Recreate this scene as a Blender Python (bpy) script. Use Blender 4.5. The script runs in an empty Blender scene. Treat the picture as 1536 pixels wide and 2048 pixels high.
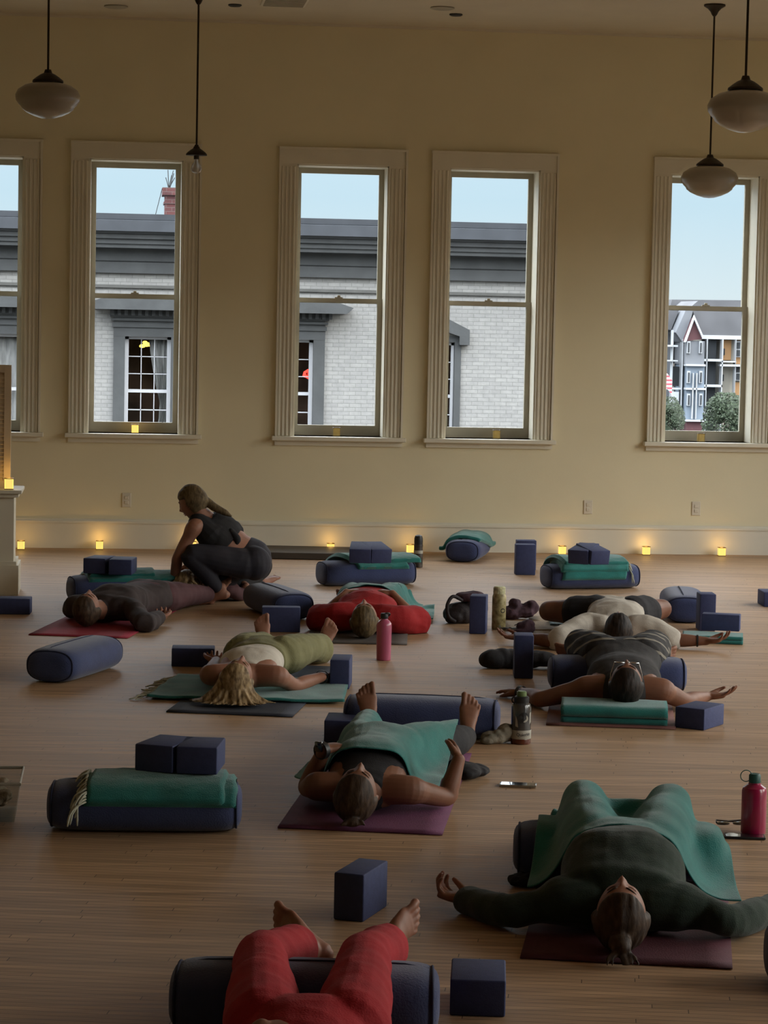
import bpy, bmesh, math, random
from mathutils import Vector, Matrix, noise
from mathutils.bvhtree import BVHTree
random.seed(7)
C = bpy.context.scene.collection
PI = math.pi
V = Vector
# ---------------------------------------------------------------- camera
FPX, PITCH, ROLL, YAW, EYE = 4931.4, .0757234, .0203612, .1103059, 1.8545
DW = 20.07          # inner face of the window wall
CEIL = 4.266
def cam_basis():
    f = V((math.sin(YAW)*math.cos(PITCH), math.cos(YAW)*math.cos(PITCH), -math.sin(PITCH)))
    r = V((math.cos(YAW), -math.sin(YAW), 0)); u = r.cross(f)
    c, s = math.cos(ROLL), math.sin(ROLL)
    return f, c*r+s*u, -s*r+c*u
CF, CR, CU = cam_basis()
def at(px, py, z=0.0):
    """world point at height z seen at a pixel of the 1536x2048 frame"""
    d = CF*FPX+(px-768)*CR-(py-1024)*CU
    t = (z-EYE)/d.z
    return V((0, 0, EYE))+d*t
def aty(px, py, y=DW):
    d = CF*FPX+(px-768)*CR-(py-1024)*CU
    return V((0, 0, EYE))+d*(y/d.y)
cam = bpy.data.cameras.new('camera'); camo = bpy.data.objects.new('camera', cam); C.objects.link(camo)
camo.matrix_world = Matrix(((CR.x, CU.x, -CF.x, 0), (CR.y, CU.y, -CF.y, 0), (CR.z, CU.z, -CF.z, EYE), (0, 0, 0, 1)))
cam.sensor_fit = 'VERTICAL'; cam.sensor_height = 36; cam.lens = 36*FPX/2048
cam.clip_end = 2000
bpy.context.scene.camera = camo
vs = bpy.context.scene.view_settings
vs.view_transform = 'Standard'; vs.look = 'None'; vs.gamma = 1; vs.use_curve_mapping = False; vs.exposure = 0
# ---------------------------------------------------------------- materials
def sl(c):
    return tuple(((x/255)/12.92 if x/255 <= .04045 else ((x/255+.055)/1.055)**2.4) for x in c)+(1,)
def mat(name, col, rough=.8, var=.0, scale=20, bump=0, bscale=60, metal=0, trans=0, coat=0, sheen=0, emit=None, es=0, col2=None, spec=.5, stretch=None, detail=4):
    m = bpy.data.materials.new(name); m.use_nodes = True; n = m.node_tree; b = n.nodes['Principled BSDF']
    b.inputs['Base Color'].default_value = col; b.inputs['Roughness'].default_value = rough
    b.inputs['Metallic'].default_value = metal; b.inputs['Transmission Weight'].default_value = trans
    b.inputs['Coat Weight'].default_value = coat; b.inputs['Sheen Weight'].default_value = sheen
    b.inputs['Specular IOR Level'].default_value = spec
    if emit: b.inputs['Emission Color'].default_value = emit; b.inputs['Emission Strength'].default_value = es
    tc = n.nodes.new('ShaderNodeTexCoord'); mp = n.nodes.new('ShaderNodeMapping'); n.links.new(tc.outputs['Object'], mp.inputs[0])
    if stretch: mp.inputs['Scale'].default_value = stretch
    if var or col2:
        nz = n.nodes.new('ShaderNodeTexNoise'); nz.inputs['Scale'].default_value = scale; nz.inputs['Detail'].default_value = detail
        n.links.new(mp.outputs[0], nz.inputs['Vector'])
        cr = n.nodes.new('ShaderNodeValToRGB'); n.links.new(nz.outputs[0], cr.inputs[0])
        a = tuple(x*(1-var) for x in col[:3])+(1,); c2 = col2 or tuple(min(1, x*(1+var)) for x in col[:3])+(1,)
        cr.color_ramp.elements[0].position = .35; cr.color_ramp.elements[1].position = .68
        cr.color_ramp.elements[0].color = a; cr.color_ramp.elements[1].color = c2
        n.links.new(cr.outputs[0], b.inputs['Base Color'])
    if bump:
        nb = n.nodes.new('ShaderNodeTexNoise'); nb.inputs['Scale'].default_value = bscale; nb.inputs['Detail'].default_value = 5
        n.links.new(mp.outputs[0], nb.inputs['Vector'])
        bp = n.nodes.new('ShaderNodeBump'); bp.inputs['Strength'].default_value = bump; bp.inputs['Distance'].default_value = .01
        n.links.new(nb.outputs[0], bp.inputs['Height']); n.links.new(bp.outputs[0], b.inputs['Normal'])
    return m
M = {}
M['wall'] = mat('wall_paint', (.75, .68, .475, 1), .9, .03, 1.5, .05, 90)
M['ceil'] = mat('ceiling_paint', (.62, .56, .44, 1), .9, .03, 2, .05, 60)
M['trim'] = mat('trim_paint', (.72, .68, .56, 1), .55, .03, 3, .03, 50)
M['trimd'] = mat('sash_paint', (.40, .37, .29, 1), .6, .05, 6)
M['black'] = mat('black_plastic', (.012, .012, .013, 1), .5, .2, 30)
M['bronze'] = mat('aged_bronze', (.035, .025, .016, 1), .45, .2, 30, metal=.6)
M['white'] = mat('white_paint', (.8, .8, .78, 1), .6, .03, 5)
M['chrome'] = mat('metal_case', (.55, .55, .55, 1), .25, .05, 10, metal=1)

def glass_mat(name, col=(1, 1, 1, 1), rough=.02, refl=.06, tint=.97):
    m = bpy.data.materials.new(name); m.use_nodes = True; n = m.node_tree; n.nodes.clear()
    o = n.nodes.new('ShaderNodeOutputMaterial'); mx = n.nodes.new('ShaderNodeMixShader')
    t = n.nodes.new('ShaderNodeBsdfTransparent'); g = n.nodes.new('ShaderNodeBsdfGlossy')
    t.inputs[0].default_value = (tint*col[0], tint*col[1], tint*col[2], 1); g.inputs['Roughness'].default_value = rough
    fr = n.nodes.new('ShaderNodeLayerWeight'); fr.inputs[0].default_value = .25
    mu = n.nodes.new('ShaderNodeMath'); mu.operation = 'MULTIPLY'; mu.inputs[1].default_value = refl*4
    n.links.new(fr.outputs['Facing'], mu.inputs[0]); n.links.new(mu.outputs[0], mx.inputs[0])
    n.links.new(t.outputs[0], mx.inputs[1]); n.links.new(g.outputs[0], mx.inputs[2]); n.links.new(mx.outputs[0], o.inputs[0])
    return m
M['glass'] = glass_mat('window_glass')

def floor_mat():
    m = bpy.data.materials.new('strip_wood_floor'); m.use_nodes = True; n = m.node_tree; b = n.nodes['Principled BSDF']; L = n.links
    tc = n.nodes.new('ShaderNodeTexCoord'); mp = n.nodes.new('ShaderNodeMapping'); L.new(tc.outputs['Object'], mp.inputs[0])
    mp.inputs['Rotation'].default_value = (0, 0, math.radians(11.6))
    br = n.nodes.new('ShaderNodeTexBrick'); br.offset = 0; br.offset_frequency = 2; br.squash = 1
    br.inputs['Scale'].default_value = 1; br.inputs['Brick Width'].default_value = 1.35; br.inputs['Row Height'].default_value = .038
    br.inputs['Mortar Size'].default_value = .0016; br.inputs['Mortar Smooth'].default_value = .3
    br.inputs['Color1'].default_value = (.465, .295, .168, 1); br.inputs['Color2'].default_value = (.365, .23, .13, 1); br.inputs['Mortar'].default_value = (.10, .06, .035, 1)
    # stagger the joints of each row at random
    sx = n.nodes.new('ShaderNodeSeparateXYZ'); L.new(mp.outputs[0], sx.inputs[0])
    dv = n.nodes.new('ShaderNodeMath'); dv.operation = 'DIVIDE'; dv.inputs[1].default_value = .038; L.new(sx.outputs[1], dv.inputs[0])
    fl = n.nodes.new('ShaderNodeMath'); fl.operation = 'FLOOR'; L.new(dv.outputs[0], fl.inputs[0])
    wn_ = n.nodes.new('ShaderNodeTexWhiteNoise'); wn_.noise_dimensions = '1D'; L.new(fl.outputs[0], wn_.inputs['W'])
    ml = n.nodes.new('ShaderNodeMath'); ml.operation = 'MULTIPLY_ADD'; ml.inputs[1].default_value = 2.7; L.new(wn_.outputs[0], ml.inputs[0]); L.new(sx.outputs[0], ml.inputs[2])
    cx_ = n.nodes.new('ShaderNodeCombineXYZ'); L.new(ml.outputs[0], cx_.inputs[0]); L.new(sx.outputs[1], cx_.inputs[1]); L.new(cx_.outputs[0], br.inputs['Vector'])
    nz = n.nodes.new('ShaderNodeTexNoise'); nz.inputs['Scale'].default_value = 1.0; nz.inputs['Detail'].default_value = 6
    m2 = n.nodes.new('ShaderNodeMapping'); m2.inputs['Rotation'].default_value = (0, 0, math.radians(11.6)); m2.inputs['Scale'].default_value = (1.2, 30, 1)
    L.new(tc.outputs['Object'], m2.inputs[0]); L.new(m2.outputs[0], nz.inputs['Vector'])
    hs = n.nodes.new('ShaderNodeHueSaturation'); L.new(br.outputs[0], hs.inputs['Color'])
    mr = n.nodes.new('ShaderNodeMapRange'); mr.inputs[1].default_value = .3; mr.inputs[2].default_value = .7; mr.inputs[3].default_value = .72; mr.inputs[4].default_value = 1.25
    L.new(nz.outputs[0], mr.inputs[0]); L.new(mr.outputs[0], hs.inputs['Value'])
    # worn patches
    nw = n.nodes.new('ShaderNodeTexNoise'); nw.inputs['Scale'].default_value = 1.1; nw.inputs['Detail'].default_value = 4; L.new(tc.outputs['Object'], nw.inputs['Vector'])
    mx = n.nodes.new('ShaderNodeMix'); mx.data_type = 'RGBA'; L.new(hs.outputs[0], mx.inputs[6]); mx.inputs[7].default_value = (.34, .235, .14, 1)
    m3 = n.nodes.new('ShaderNodeMapRange'); m3.inputs[1].default_value = .45; m3.inputs[2].default_value = .7; m3.inputs[3].default_value = 0; m3.inputs[4].default_value = .35
    L.new(nw.outputs[0], m3.inputs[0]); L.new(m3.outputs[0], mx.inputs[0]); L.new(mx.outputs[2], b.inputs['Base Color'])
    rr = n.nodes.new('ShaderNodeMapRange'); rr.inputs[3].default_value = .46; rr.inputs[4].default_value = .62; L.new(nz.outputs[0], rr.inputs[0]); L.new(rr.outputs[0], b.inputs['Roughness'])
    bp = n.nodes.new('ShaderNodeBump'); bp.inputs['Strength'].default_value = .35; bp.inputs['Distance'].default_value = .002; bp.invert = True
    L.new(br.outputs['Fac'], bp.inputs['Height']); L.new(bp.outputs[0], b.inputs['Normal'])
    b.inputs['Specular IOR Level'].default_value = .4
    return m
M['floor'] = floor_mat()

def brick_mat(name, c1, c2, mo, sc=1, bw=.21, rh=.072, bump=.5, vert=True):
    m = bpy.data.materials.new(name); m.use_nodes = True; n = m.node_tree; b = n.nodes['Principled BSDF']; L = n.links
    tc = n.nodes.new('ShaderNodeTexCoord'); mp = n.nodes.new('ShaderNodeMapping'); L.new(tc.outputs['Object'], mp.inputs[0])
    if vert: mp.inputs['Rotation'].default_value = (PI/2, 0, 0)
    br = n.nodes.new('ShaderNodeTexBrick'); br.inputs['Scale'].default_value = sc; br.inputs['Brick Width'].default_value = bw; br.inputs['Row Height'].default_value = rh
    br.inputs['Mortar Size'].default_value = .006; br.inputs['Color1'].default_value = c1; br.inputs['Color2'].default_value = c2; br.inputs['Mortar'].default_value = mo
    L.new(mp.outputs[0], br.inputs['Vector'])
    nz = n.nodes.new('ShaderNodeTexNoise'); nz.inputs['Scale'].default_value = 9; nz.inputs['Detail'].default_value = 5; L.new(tc.outputs['Object'], nz.inputs['Vector'])
    hs = n.nodes.new('ShaderNodeHueSaturation'); L.new(br.outputs[0], hs.inputs['Color'])
    mr = n.nodes.new('ShaderNodeMapRange'); mr.inputs[1].default_value = .3; mr.inputs[2].default_value = .7; mr.inputs[3].default_value = .9; mr.inputs[4].default_value = 1.06
    L.new(nz.outputs[0], mr.inputs[0]); L.new(mr.outputs[0], hs.inputs['Value']); L.new(hs.outputs[0], b.inputs['Base Color'])
    b.inputs['Roughness'].default_value = .85
    ad = n.nodes.new('ShaderNodeMath'); ad.operation = 'SUBTRACT'; L.new(nz.outputs[0], ad.inputs[0]); L.new(br.outputs['Fac'], ad.inputs[1])
    bp = n.nodes.new('ShaderNodeBump'); bp.inputs['Strength'].default_value = bump; bp.inputs['Distance'].default_value = .02
    L.new(ad.outputs[0], bp.inputs['Height']); L.new(bp.outputs[0], b.inputs['Normal'])
    return m
# ---------------------------------------------------------------- mesh helpers
def link(name, me, m=None, parent=None):
    o = bpy.data.objects.new(name, me); C.objects.link(o)
    if m is not None: me.materials.append(m)
    if parent is not None: o.parent = parent
    return o
def smooth(me, ang=.7):
    me.polygons.foreach_set('use_smooth', [True]*len(me.polygons))
    try: me.set_sharp_from_angle(angle=ang)
    except Exception: pass
class MB:
    def __init__(s): s.bm = bmesh.new()
    def box(s, a, b, mtx=None, bevel=0, seg=2):
        a, b = V(a), V(b); c = (a+b)/2; d = b-a
        r = bmesh.ops.create_cube(s.bm, size=1)['verts']
        bmesh.ops.scale(s.bm, vec=(abs(d.x), abs(d.y), abs(d.z)), verts=r); bmesh.ops.translate(s.bm, vec=c, verts=r)
        if bevel:
            es = list({e for v in r for e in v.link_edges})
            q = bmesh.ops.bevel(s.bm, geom=es, offset=bevel, segments=seg, profile=.5, affect='EDGES')
            r = list({v for f in q['faces'] for v in f.verts} | {v for v in r if v.is_valid})
        if mtx is not None: bmesh.ops.transform(s.bm, matrix=mtx, verts=r)
        return s
    def tube(s, pts, r, n=8, caps=True):
        rs = r if isinstance(r, (list, tuple)) else [r]*len(pts)
        pts = [V(p) for p in pts]; rings = []
        up = None
        for i, p in enumerate(pts):
            t = (pts[min(i+1, len(pts)-1)]-pts[max(i-1, 0)]).normalized()
            if up is None: up = t.orthogonal().normalized()
            up = (up-t*up.dot(t)).normalized(); w = t.cross(up)
            rings.append([s.bm.verts.new(p+rs[i]*(math.cos(2*PI*k/n)*up+math.sin(2*PI*k/n)*w)) for k in range(n)])
        for a, b in zip(rings, rings[1:]):
            for k in range(n): s.bm.faces.new((a[k], a[(k+1) % n], b[(k+1) % n], b[k]))
        if caps: s.bm.faces.new(rings[0][::-1]); s.bm.faces.new(rings[-1])
        return s
    def lathe(s, prof, n=24, c=(0, 0, 0), mtx=None, sx=1, sy=1):
        """prof: list of (r,z)"""
        c = V(c); rings = []; mtx = mtx or Matrix()
        for r, z in prof:
            if r < 1e-5: rings.append([s.bm.verts.new(mtx @ (c+V((0, 0, z))))])
            else: rings.append([s.bm.verts.new(mtx @ (c+V((sx*r*math.cos(2*PI*k/n), sy*r*math.sin(2*PI*k/n), z)))) for k in range(n)])
        for a, b in zip(rings, rings[1:]):
            for k in range(n):
                q = [a[k % len(a)], a[(k+1) % len(a)], b[(k+1) % len(b)], b[k % len(b)]]
                q = list(dict.fromkeys(q))
                if len(q) > 2: s.bm.faces.new(q)
        for r in (rings[0], rings[-1]):
            if len(r) > 2 and False: s.bm.faces.new(r)
        return s
    def prism(s, poly, a, b, axis='y'):
        """poly in the plane, extruded from a to b along an axis"""
        def P(u, v, w): return {'y': (u, w, v), 'x': (w, u, v), 'z': (u, v, w)}[axis]
        A = [s.bm.verts.new(P(u, v, a)) for u, v in poly]; B = [s.bm.verts.new(P(u, v, b)) for u, v in poly]
        n = len(poly)
        s.bm.faces.new(A); s.bm.faces.new(B[::-1])
        for k in range(n): s.bm.faces.new((A[k], B[k], B[(k+1) % n], A[(k+1) % n]))
        return s
    def grid(s, rows, closed=False):
        g = [[s.bm.verts.new(p) for p in r] for r in rows]
        for a, b in zip(g, g[1:]):
            m = len(a)
            for k in range(m if closed else m-1): s.bm.faces.new((a[k], a[(k+1) % m], b[(k+1) % m], b[k]))
        return g
    def build(s, name, m, parent=None, sm=False, ang=.7):
        me = bpy.data.meshes.new(name); bmesh.ops.recalc_face_normals(s.bm, faces=s.bm.faces[:]); s.bm.to_mesh(me); s.bm.free()
        o = link(name, me, m, parent)
        if sm: smooth(me, ang)
        return o
def empty(name, loc=(0, 0, 0), rz=0):
    o = bpy.data.objects.new(name, None); o.empty_display_size = .1; o.location = loc; o.rotation_euler = (0, 0, rz); C.objects.link(o); return o
def tag(o, label=None, cat=None, group=None, kind=None):
    if label: o['label'] = label
    if cat: o['category'] = cat
    if group: o['group'] = group
    if kind: o['kind'] = kind
    return o
def kids(o): return [c for c in C.objects if c.parent == o]
def copy_tree(o, parent=None):
    c = o.copy(); C.objects.link(c); c.parent = parent
    for ch in kids(o):
        if ch is not c: copy_tree(ch, c)
    return c
def struct(o, label=None): return tag(o, label, kind='structure')
def rotm(loc, rz): return Matrix.Translation(V(loc)) @ Matrix.Rotation(rz, 4, 'Z')
# ---------------------------------------------------------------- the room shell
XL, XR, YB, WT = -4.2, 6.9, -3.2, .34
GZ = -11.0
def wall_boxes(mb, u0, u1, z0, z1, holes, fn):
    us = sorted({u0, u1}|{h[0] for h in holes}|{h[1] for h in holes})
    for a, b in zip(us, us[1:]):
        mid = (a+b)/2; hs = sorted([(h[2], h[3]) for h in holes if h[0] < mid < h[1]]); z = z0
        for h in hs:
            if h[0] > z: fn(mb, a, b, z, h[0])
            z = h[1]
        if z < z1: fn(mb, a, b, z, z1)
ZS, ZT, WW = .935, 3.14, .749          # window recess: sill, head, width
WX = [-1.104, .166, 1.835, 3.08, 4.917]
holes = [(x-WW/2, x+WW/2, ZS, ZT) for x in WX]
mb = MB(); wall_boxes(mb, XL, XR, 0, CEIL, holes, lambda m, a, b, c, d: m.box((a, DW, c), (b, DW+WT, d)))
bmesh.ops.remove_doubles(mb.bm, verts=mb.bm.verts[:], dist=1e-5)
struct(mb.build('wall_back', M['wall']))
struct(MB().box((XL-.2, YB-.2, -.15), (XR+.2, DW+WT, 0)).build('floor', M['floor']))
struct(MB().box((XL-.2, YB-.2, CEIL), (XR+.2, DW+WT, CEIL+.2)).build('ceiling', M['ceil']))
# the side wall with its own row of tall windows (outside the picture, lights the room)
RWY = [5.5, 8.5, 11.5, 14.5, 17.6]; RW = 2.1; RS, RT = .6, 3.3
rh = [(y-RW/2, y+RW/2, RS, RT) for y in RWY]
mb = MB(); wall_boxes(mb, YB, DW, 0, CEIL, rh, lambda m, a, b, c, d: m.box((XR, a, c), (XR+.2, b, d)))
struct(mb.build('wall_right', M['wall']))
struct(MB().box((XL-.2, YB, 0), (XL, DW, CEIL)).build('wall_left', M['wall']))
struct(MB().box((XL-.2, YB-.2, 0), (XR+.2, YB, CEIL)).build('wall_front', M['wall']))
mb = MB()
mb.box((XL, DW-.022, 0), (XR, DW, .205)); mb.box((XL, DW-.03, .205), (XR, DW, .222)); mb.box((XL, DW-.018, .222), (XR, DW, .24))
struct(mb.build('baseboard_back', M['trim']))
mb = MB().prism([(DW, CEIL-.02), (DW-.012, CEIL-.02), (DW-.02, CEIL), (DW, CEIL)], XL, XR, 'x'); struct(mb.build('trim_1', M['ceil']))
def window(n, x):
    t = empty('window_%d' % n, (x, DW, ZS)); struct(t)
    h = ZT-ZS; w = WW/2; D = .30
    # casing: fluted side boards and plain head board
    mb = MB()
    for s in (-1, 1):
        a, b = s*w, s*(w+.14)
        lo, hi = min(a, b), max(a, b)
        mb.box((lo, -.022, -.0), (hi, 0, h))
        for k in range(4):
            c = lo+.022+k*.032
            mb.box((c-.009, -.030, .0), (c+.009, -.022, h-.02), bevel=.004, seg=1)
        mb.box((b-.008, -.042, 0), (b+.008, 0, h+.13))
    mb.build('casing', M['trim'], t)
    MB().box((-w-.14, -.026, h), (w+.14, 0, h+.125)).box((-w-.15, -.04, h+.115), (w+.15, 0, h+.135)).build('head_board', M['trim'], t)
    MB().box((-w-.175, -.075, -.035), (w+.175, .0, 0), bevel=.006).box((-w, -.002, -.035), (w, D, 0)).box((-w-.15, -.02, -.075), (w+.15, 0, -.035)).build('sill', M['trim'], t)
    # jamb liner
    MB().box((-w, 0, 0), (-w+.012, D, h)).box((w-.012, 0, 0), (w, D, h)).box((-w, 0, h-.012), (w, D, h)).build('jamb', M['trim'], t)
    for nm, y, z0, z1, br, tr in (('lower_sash', .215, .0, 1.13, .085, .035), ('upper_sash', .255, 1.09, h-.012, .035, .045)):
        mb = MB(); a = w-.012
        mb.box((-a, y, z0), (-a+.042, y+.035, z1)).box((a-.042, y, z0), (a, y+.035, z1)).box((-a+.042, y+.001, z0), (a-.042, y+.034, z0+br)).box((-a+.042, y+.001, z1-tr), (a-.042, y+.034, z1))
        s_ = mb.build(nm, M['trimd'], t)
        MB().box((-a+.04, y+.014, z0+br-.004), (a-.04, y+.018, z1-tr+.004)).build('pane', M['glass'], s_)
    MB().box((-.032, .195, 1.13), (.032, .225, 1.14)).box((-.012, .198, 1.138), (.014, .22, 1.156), bevel=.003, seg=1).build('sash_lock', M['trimd'], t)
    return t
for i, x in enumerate(WX): window(i+1, x)
for i, y in enumerate(RWY):
    t = struct(empty('window_%d' % (i+6), (XR, y, RS)))
    h = RT-RS; w = RW/2
    MB().box((.06, -w, 0), (.1, -w+.05, h)).box((.06, w-.05, 0), (.1, w, h)).box((.061, -w+.05, 0), (.099, w-.05, .07)).box((.061, -w+.05, h-.05), (.099, w-.05, h)).box((.061, -w+.05, h/2-.02), (.099, w-.05, h/2+.02)).build('frame', M['trimd'], t)
    MB().box((.078, -w+.04, .05), (.082, w-.04, h-.04)).build('pane', M['glass'], t)
def portal(name, loc, rot, sx, sy):
    l = bpy.data.lights.new(name, 'AREA'); l.shape = 'RECTANGLE'; l.size = sx; l.size_y = sy; l.energy = 1
    l.cycles.is_portal = True
    o = bpy.data.objects.new(name, l); C.objects.link(o); o.location = loc; o.rotation_euler = rot
for x in WX: portal('daylight_portal', (x, DW+.32, (ZS+ZT)/2), (-PI/2, 0, 0), .75, 2.2)
for y in RWY: portal('daylight_portal', (XR+.12, y, (RS+RT)/2), (0, PI/2, 0), 2.7, 2.1)
# ---------------------------------------------------------------- sky
w = bpy.data.worlds.new('dusk_sky'); bpy.context.scene.world = w; w.use_nodes = True; n = w.node_tree; L = n.links
bg = n.nodes['Background']; tc = n.nodes.new('ShaderNodeTexCoord'); sp = n.nodes.new('ShaderNodeSeparateXYZ'); L.new(tc.outputs['Generated'], sp.inputs[0])
cr = n.nodes.new('ShaderNodeValToRGB'); L.new(sp.outputs['Z'], cr.inputs[0]); E_ = cr.color_ramp.elements
SKYK = 5.9
E_[0].position = 0; E_[0].color = (.045, .043, .04, 1)
def el(p, c): e = E_.new(p); e.color = c
el(.001, (.135, .155, .16, 1)); el(.05, (.105, .142, .162, 1)); el(.13, (.12, .155, .18, 1)); el(.19, (.55, .63, .70, 1)); el(.35, (.80, .88, .96, 1))
E_[len(E_)-1].position = 1; E_[len(E_)-1].color = (1.9, 2.05, 2.2, 1)
# brighter, warmer sky on the right, added to lift the lower back wall
c2 = n.nodes.new('ShaderNodeValToRGB'); L.new(sp.outputs['Z'], c2.inputs[0]); e2 = c2.color_ramp.elements
e2[0].position = 0; e2[0].color = (.045, .043, .04, 1)
for p_, c_ in ((.12, (.14, .15, .15, 1)), (.16, (1.38, 1.35, 1.22, 1)), (.4, (1.42, 1.42, 1.38, 1))): q_ = e2.new(p_); q_.color = c_
e2[len(e2)-1].position = 1; e2[len(e2)-1].color = (1.6, 1.7, 1.8, 1)
sm = n.nodes.new('ShaderNodeMapRange'); sm.interpolation_type = 'SMOOTHSTEP'; sm.inputs[1].default_value = .35; sm.inputs[2].default_value = .75; L.new(sp.outputs['X'], sm.inputs[0])
mxs = n.nodes.new('ShaderNodeMix'); mxs.data_type = 'RGBA'; L.new(sm.outputs[0], mxs.inputs[0]); L.new(cr.outputs[0], mxs.inputs[6]); L.new(c2.outputs[0], mxs.inputs[7])
L.new(mxs.outputs[2], bg.inputs[0]); bg.inputs[1].default_value = SKYK
sc_ = bpy.context.scene
sc_.cycles.max_bounces = 8; sc_.cycles.diffuse_bounces = 5; sc_.cycles.glossy_bounces = 3; sc_.cycles.transparent_max_bounces = 12; sc_.cycles.transmission_bounces = 4
sc_.cycles.sample_clamp_indirect = 4
# ---------------------------------------------------------------- street outside
M['wbrick'] = brick_mat('white_painted_brick', (.235, .23, .215, 1), (.205, .20, .19, 1), (.165, .16, .15, 1), bw=.22, rh=.075, bump=.6)
M['rbrick'] = brick_mat('red_brick', (.085, .025, .022, 1), (.06, .02, .02, 1), (.10, .065, .06, 1))
M['slate'] = mat('dark_painted_cornice', (.040, .042, .042, 1), .7, .15, 3, .3, 12)
M['slate2'] = mat('lead_roof_edge', (.058, .063, .072, 1), .6, .1, 3)
M['stripe'] = mat('belt_course_paint', (.075, .073, .066, 1), .7, .1, 4)
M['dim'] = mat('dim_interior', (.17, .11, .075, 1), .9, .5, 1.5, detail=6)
M['curtain'] = mat('sheer_curtain', (.22, .22, .21, 1), .8, .3, 3, stretch=(6, 1, 1))
M['lampy'] = mat('lit_lampshade', (.9, .7, .2, 1), .5, emit=(1, .78, .12, 1), es=2.2)
M['neon'] = mat('lit_red_sign', (.8, .05, .03, 1), .5, emit=(1, .06, .04, 1), es=2.2)
M['asphalt'] = mat('asphalt', (.05, .05, .05, 1), .9, .2, 3)
o = MB().box((-60, DW+.6, GZ-.3), (160, 520, GZ)).build('street', M['asphalt']); struct(o)
BD = 46.0
def bw(px, py): q = aty(px, py, BD); return q.x, q.z
bz = lambda py: bw(680, py)[1]
M['white2'] = mat('street_window_paint', (.34, .34, .35, 1), .6, .03, 5)
B = empty('brick_building', (3, BD, GZ)); tag(B, 'white painted brick building with dark cornice across the street', 'building')
def chi(o, p):   # parent while keeping world coordinates
    o.parent = p; o.location = o.location-p.location if False else o.location
    o.matrix_parent_inverse = Matrix.Translation(-p.location); return o
XB0, XB1 = -9.0, 9.2
wz = []
bwin = []
bpx = [11, 296, 581, 866]
for px, kind in ((11, 'flat0'), (296, 'flat'), (581, 'flat'), (866, 'seg')):
    x, _ = bw(px, 700); bwin.append((x, kind))
hw = .425; bz0, bz1 = -.95, bz(681)
mb = MB(); wall_boxes(mb, XB0, XB1, GZ, bz(548), [(x-hw, x+hw, bz0, bz1) for x, k in bwin], lambda m, a, b, c, d: m.box((a, BD, c), (b, BD+.4, d)))
chi(mb.build('brick_wall', M['wbrick']), B)
for xa_ in (XB0, XB1-.4): chi(MB().box((xa_, BD+.4, GZ), (xa_+.4, BD+9, bz(480))).build('side_wall', M['wbrick']), B)
# cornice: frieze, mouldings, gutter
mb = MB()
prof = [(BD+.4, bz(556)), (BD-.10, bz(556)), (BD-.10, bz(534)), (BD-.13, bz(532)), (BD-.12, bz(531)), (BD-.12, bz(509)), (BD-.42, bz(507)), (BD-.42, bz(500)), (BD-.46, bz(499)), (BD-.46, bz(491)),
        (BD-.52, bz(489)), (BD-.52, bz(481)), (BD-.58, bz(479)), (BD-.60, bz(475)), (BD+.4, bz(475))]
mb.prism(prof, XB0-.3, XB1+.3, 'x'); chi(mb.build('cornice', M['slate']), B)
mb = MB(); mb.prism([(BD+.4, bz(475)), (BD-.66, bz(475)), (BD-.70, bz(454)), (BD-.66, bz(453)), (BD-.67, bz(452)), (BD-.70, bz(441)), (BD+9, bz(441)+.05), (BD+9, bz(475))], XB0-.4, XB1+.4, 'x')
chi(mb.build('roof_edge', M['slate2']), B)
chi(MB().box((XB0, BD-.05, bz(586)), (XB1, BD, bz(579)), bevel=.01, seg=1).build('belt_course', M['stripe']), B)
mb = MB(); x0 = bw(331, 400)[0]; cz = bz(436); ct = bw(331, 372)[1]
mb.box((x0, BD+.5, cz-.3), (x0+.75, BD+1.2, ct-.1)).box((x0-.05, BD+.45, ct-.14), (x0+.8, BD+1.25, ct-.0)).box((x0-.02, BD+.48, ct-.3), (x0+.77, BD+1.22, ct-.26))
ch = chi(mb.build('chimney', M['rbrick']), B)
mb = MB(); q = bw(345, 372); a = V((q[0]-.05, BD+.8, q[1]))
for dx, dz in ((-.06, .20), (-.02, .34), (.05, .24), (.08, .33), (.11, .2)): mb.tube([a+V((0, 0, -.02)), a+V((dx*.5, 0, dz*.5)), a+V((dx, 0, dz))], .008, 5)
mb.tube([a+V((.02, 0, 0)), a+V((.09, 0, .28))], .008, 5)
mb.tube([V((x0-.17, BD+.6, cz)), V((x0-.05, BD+.6, cz+.5))], .007, 5)
chi(mb.build('antenna', M['black']), B)
M['deep'] = mat('dim_room_wall', (.035, .028, .024, 1), .9, .5, .8)
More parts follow.
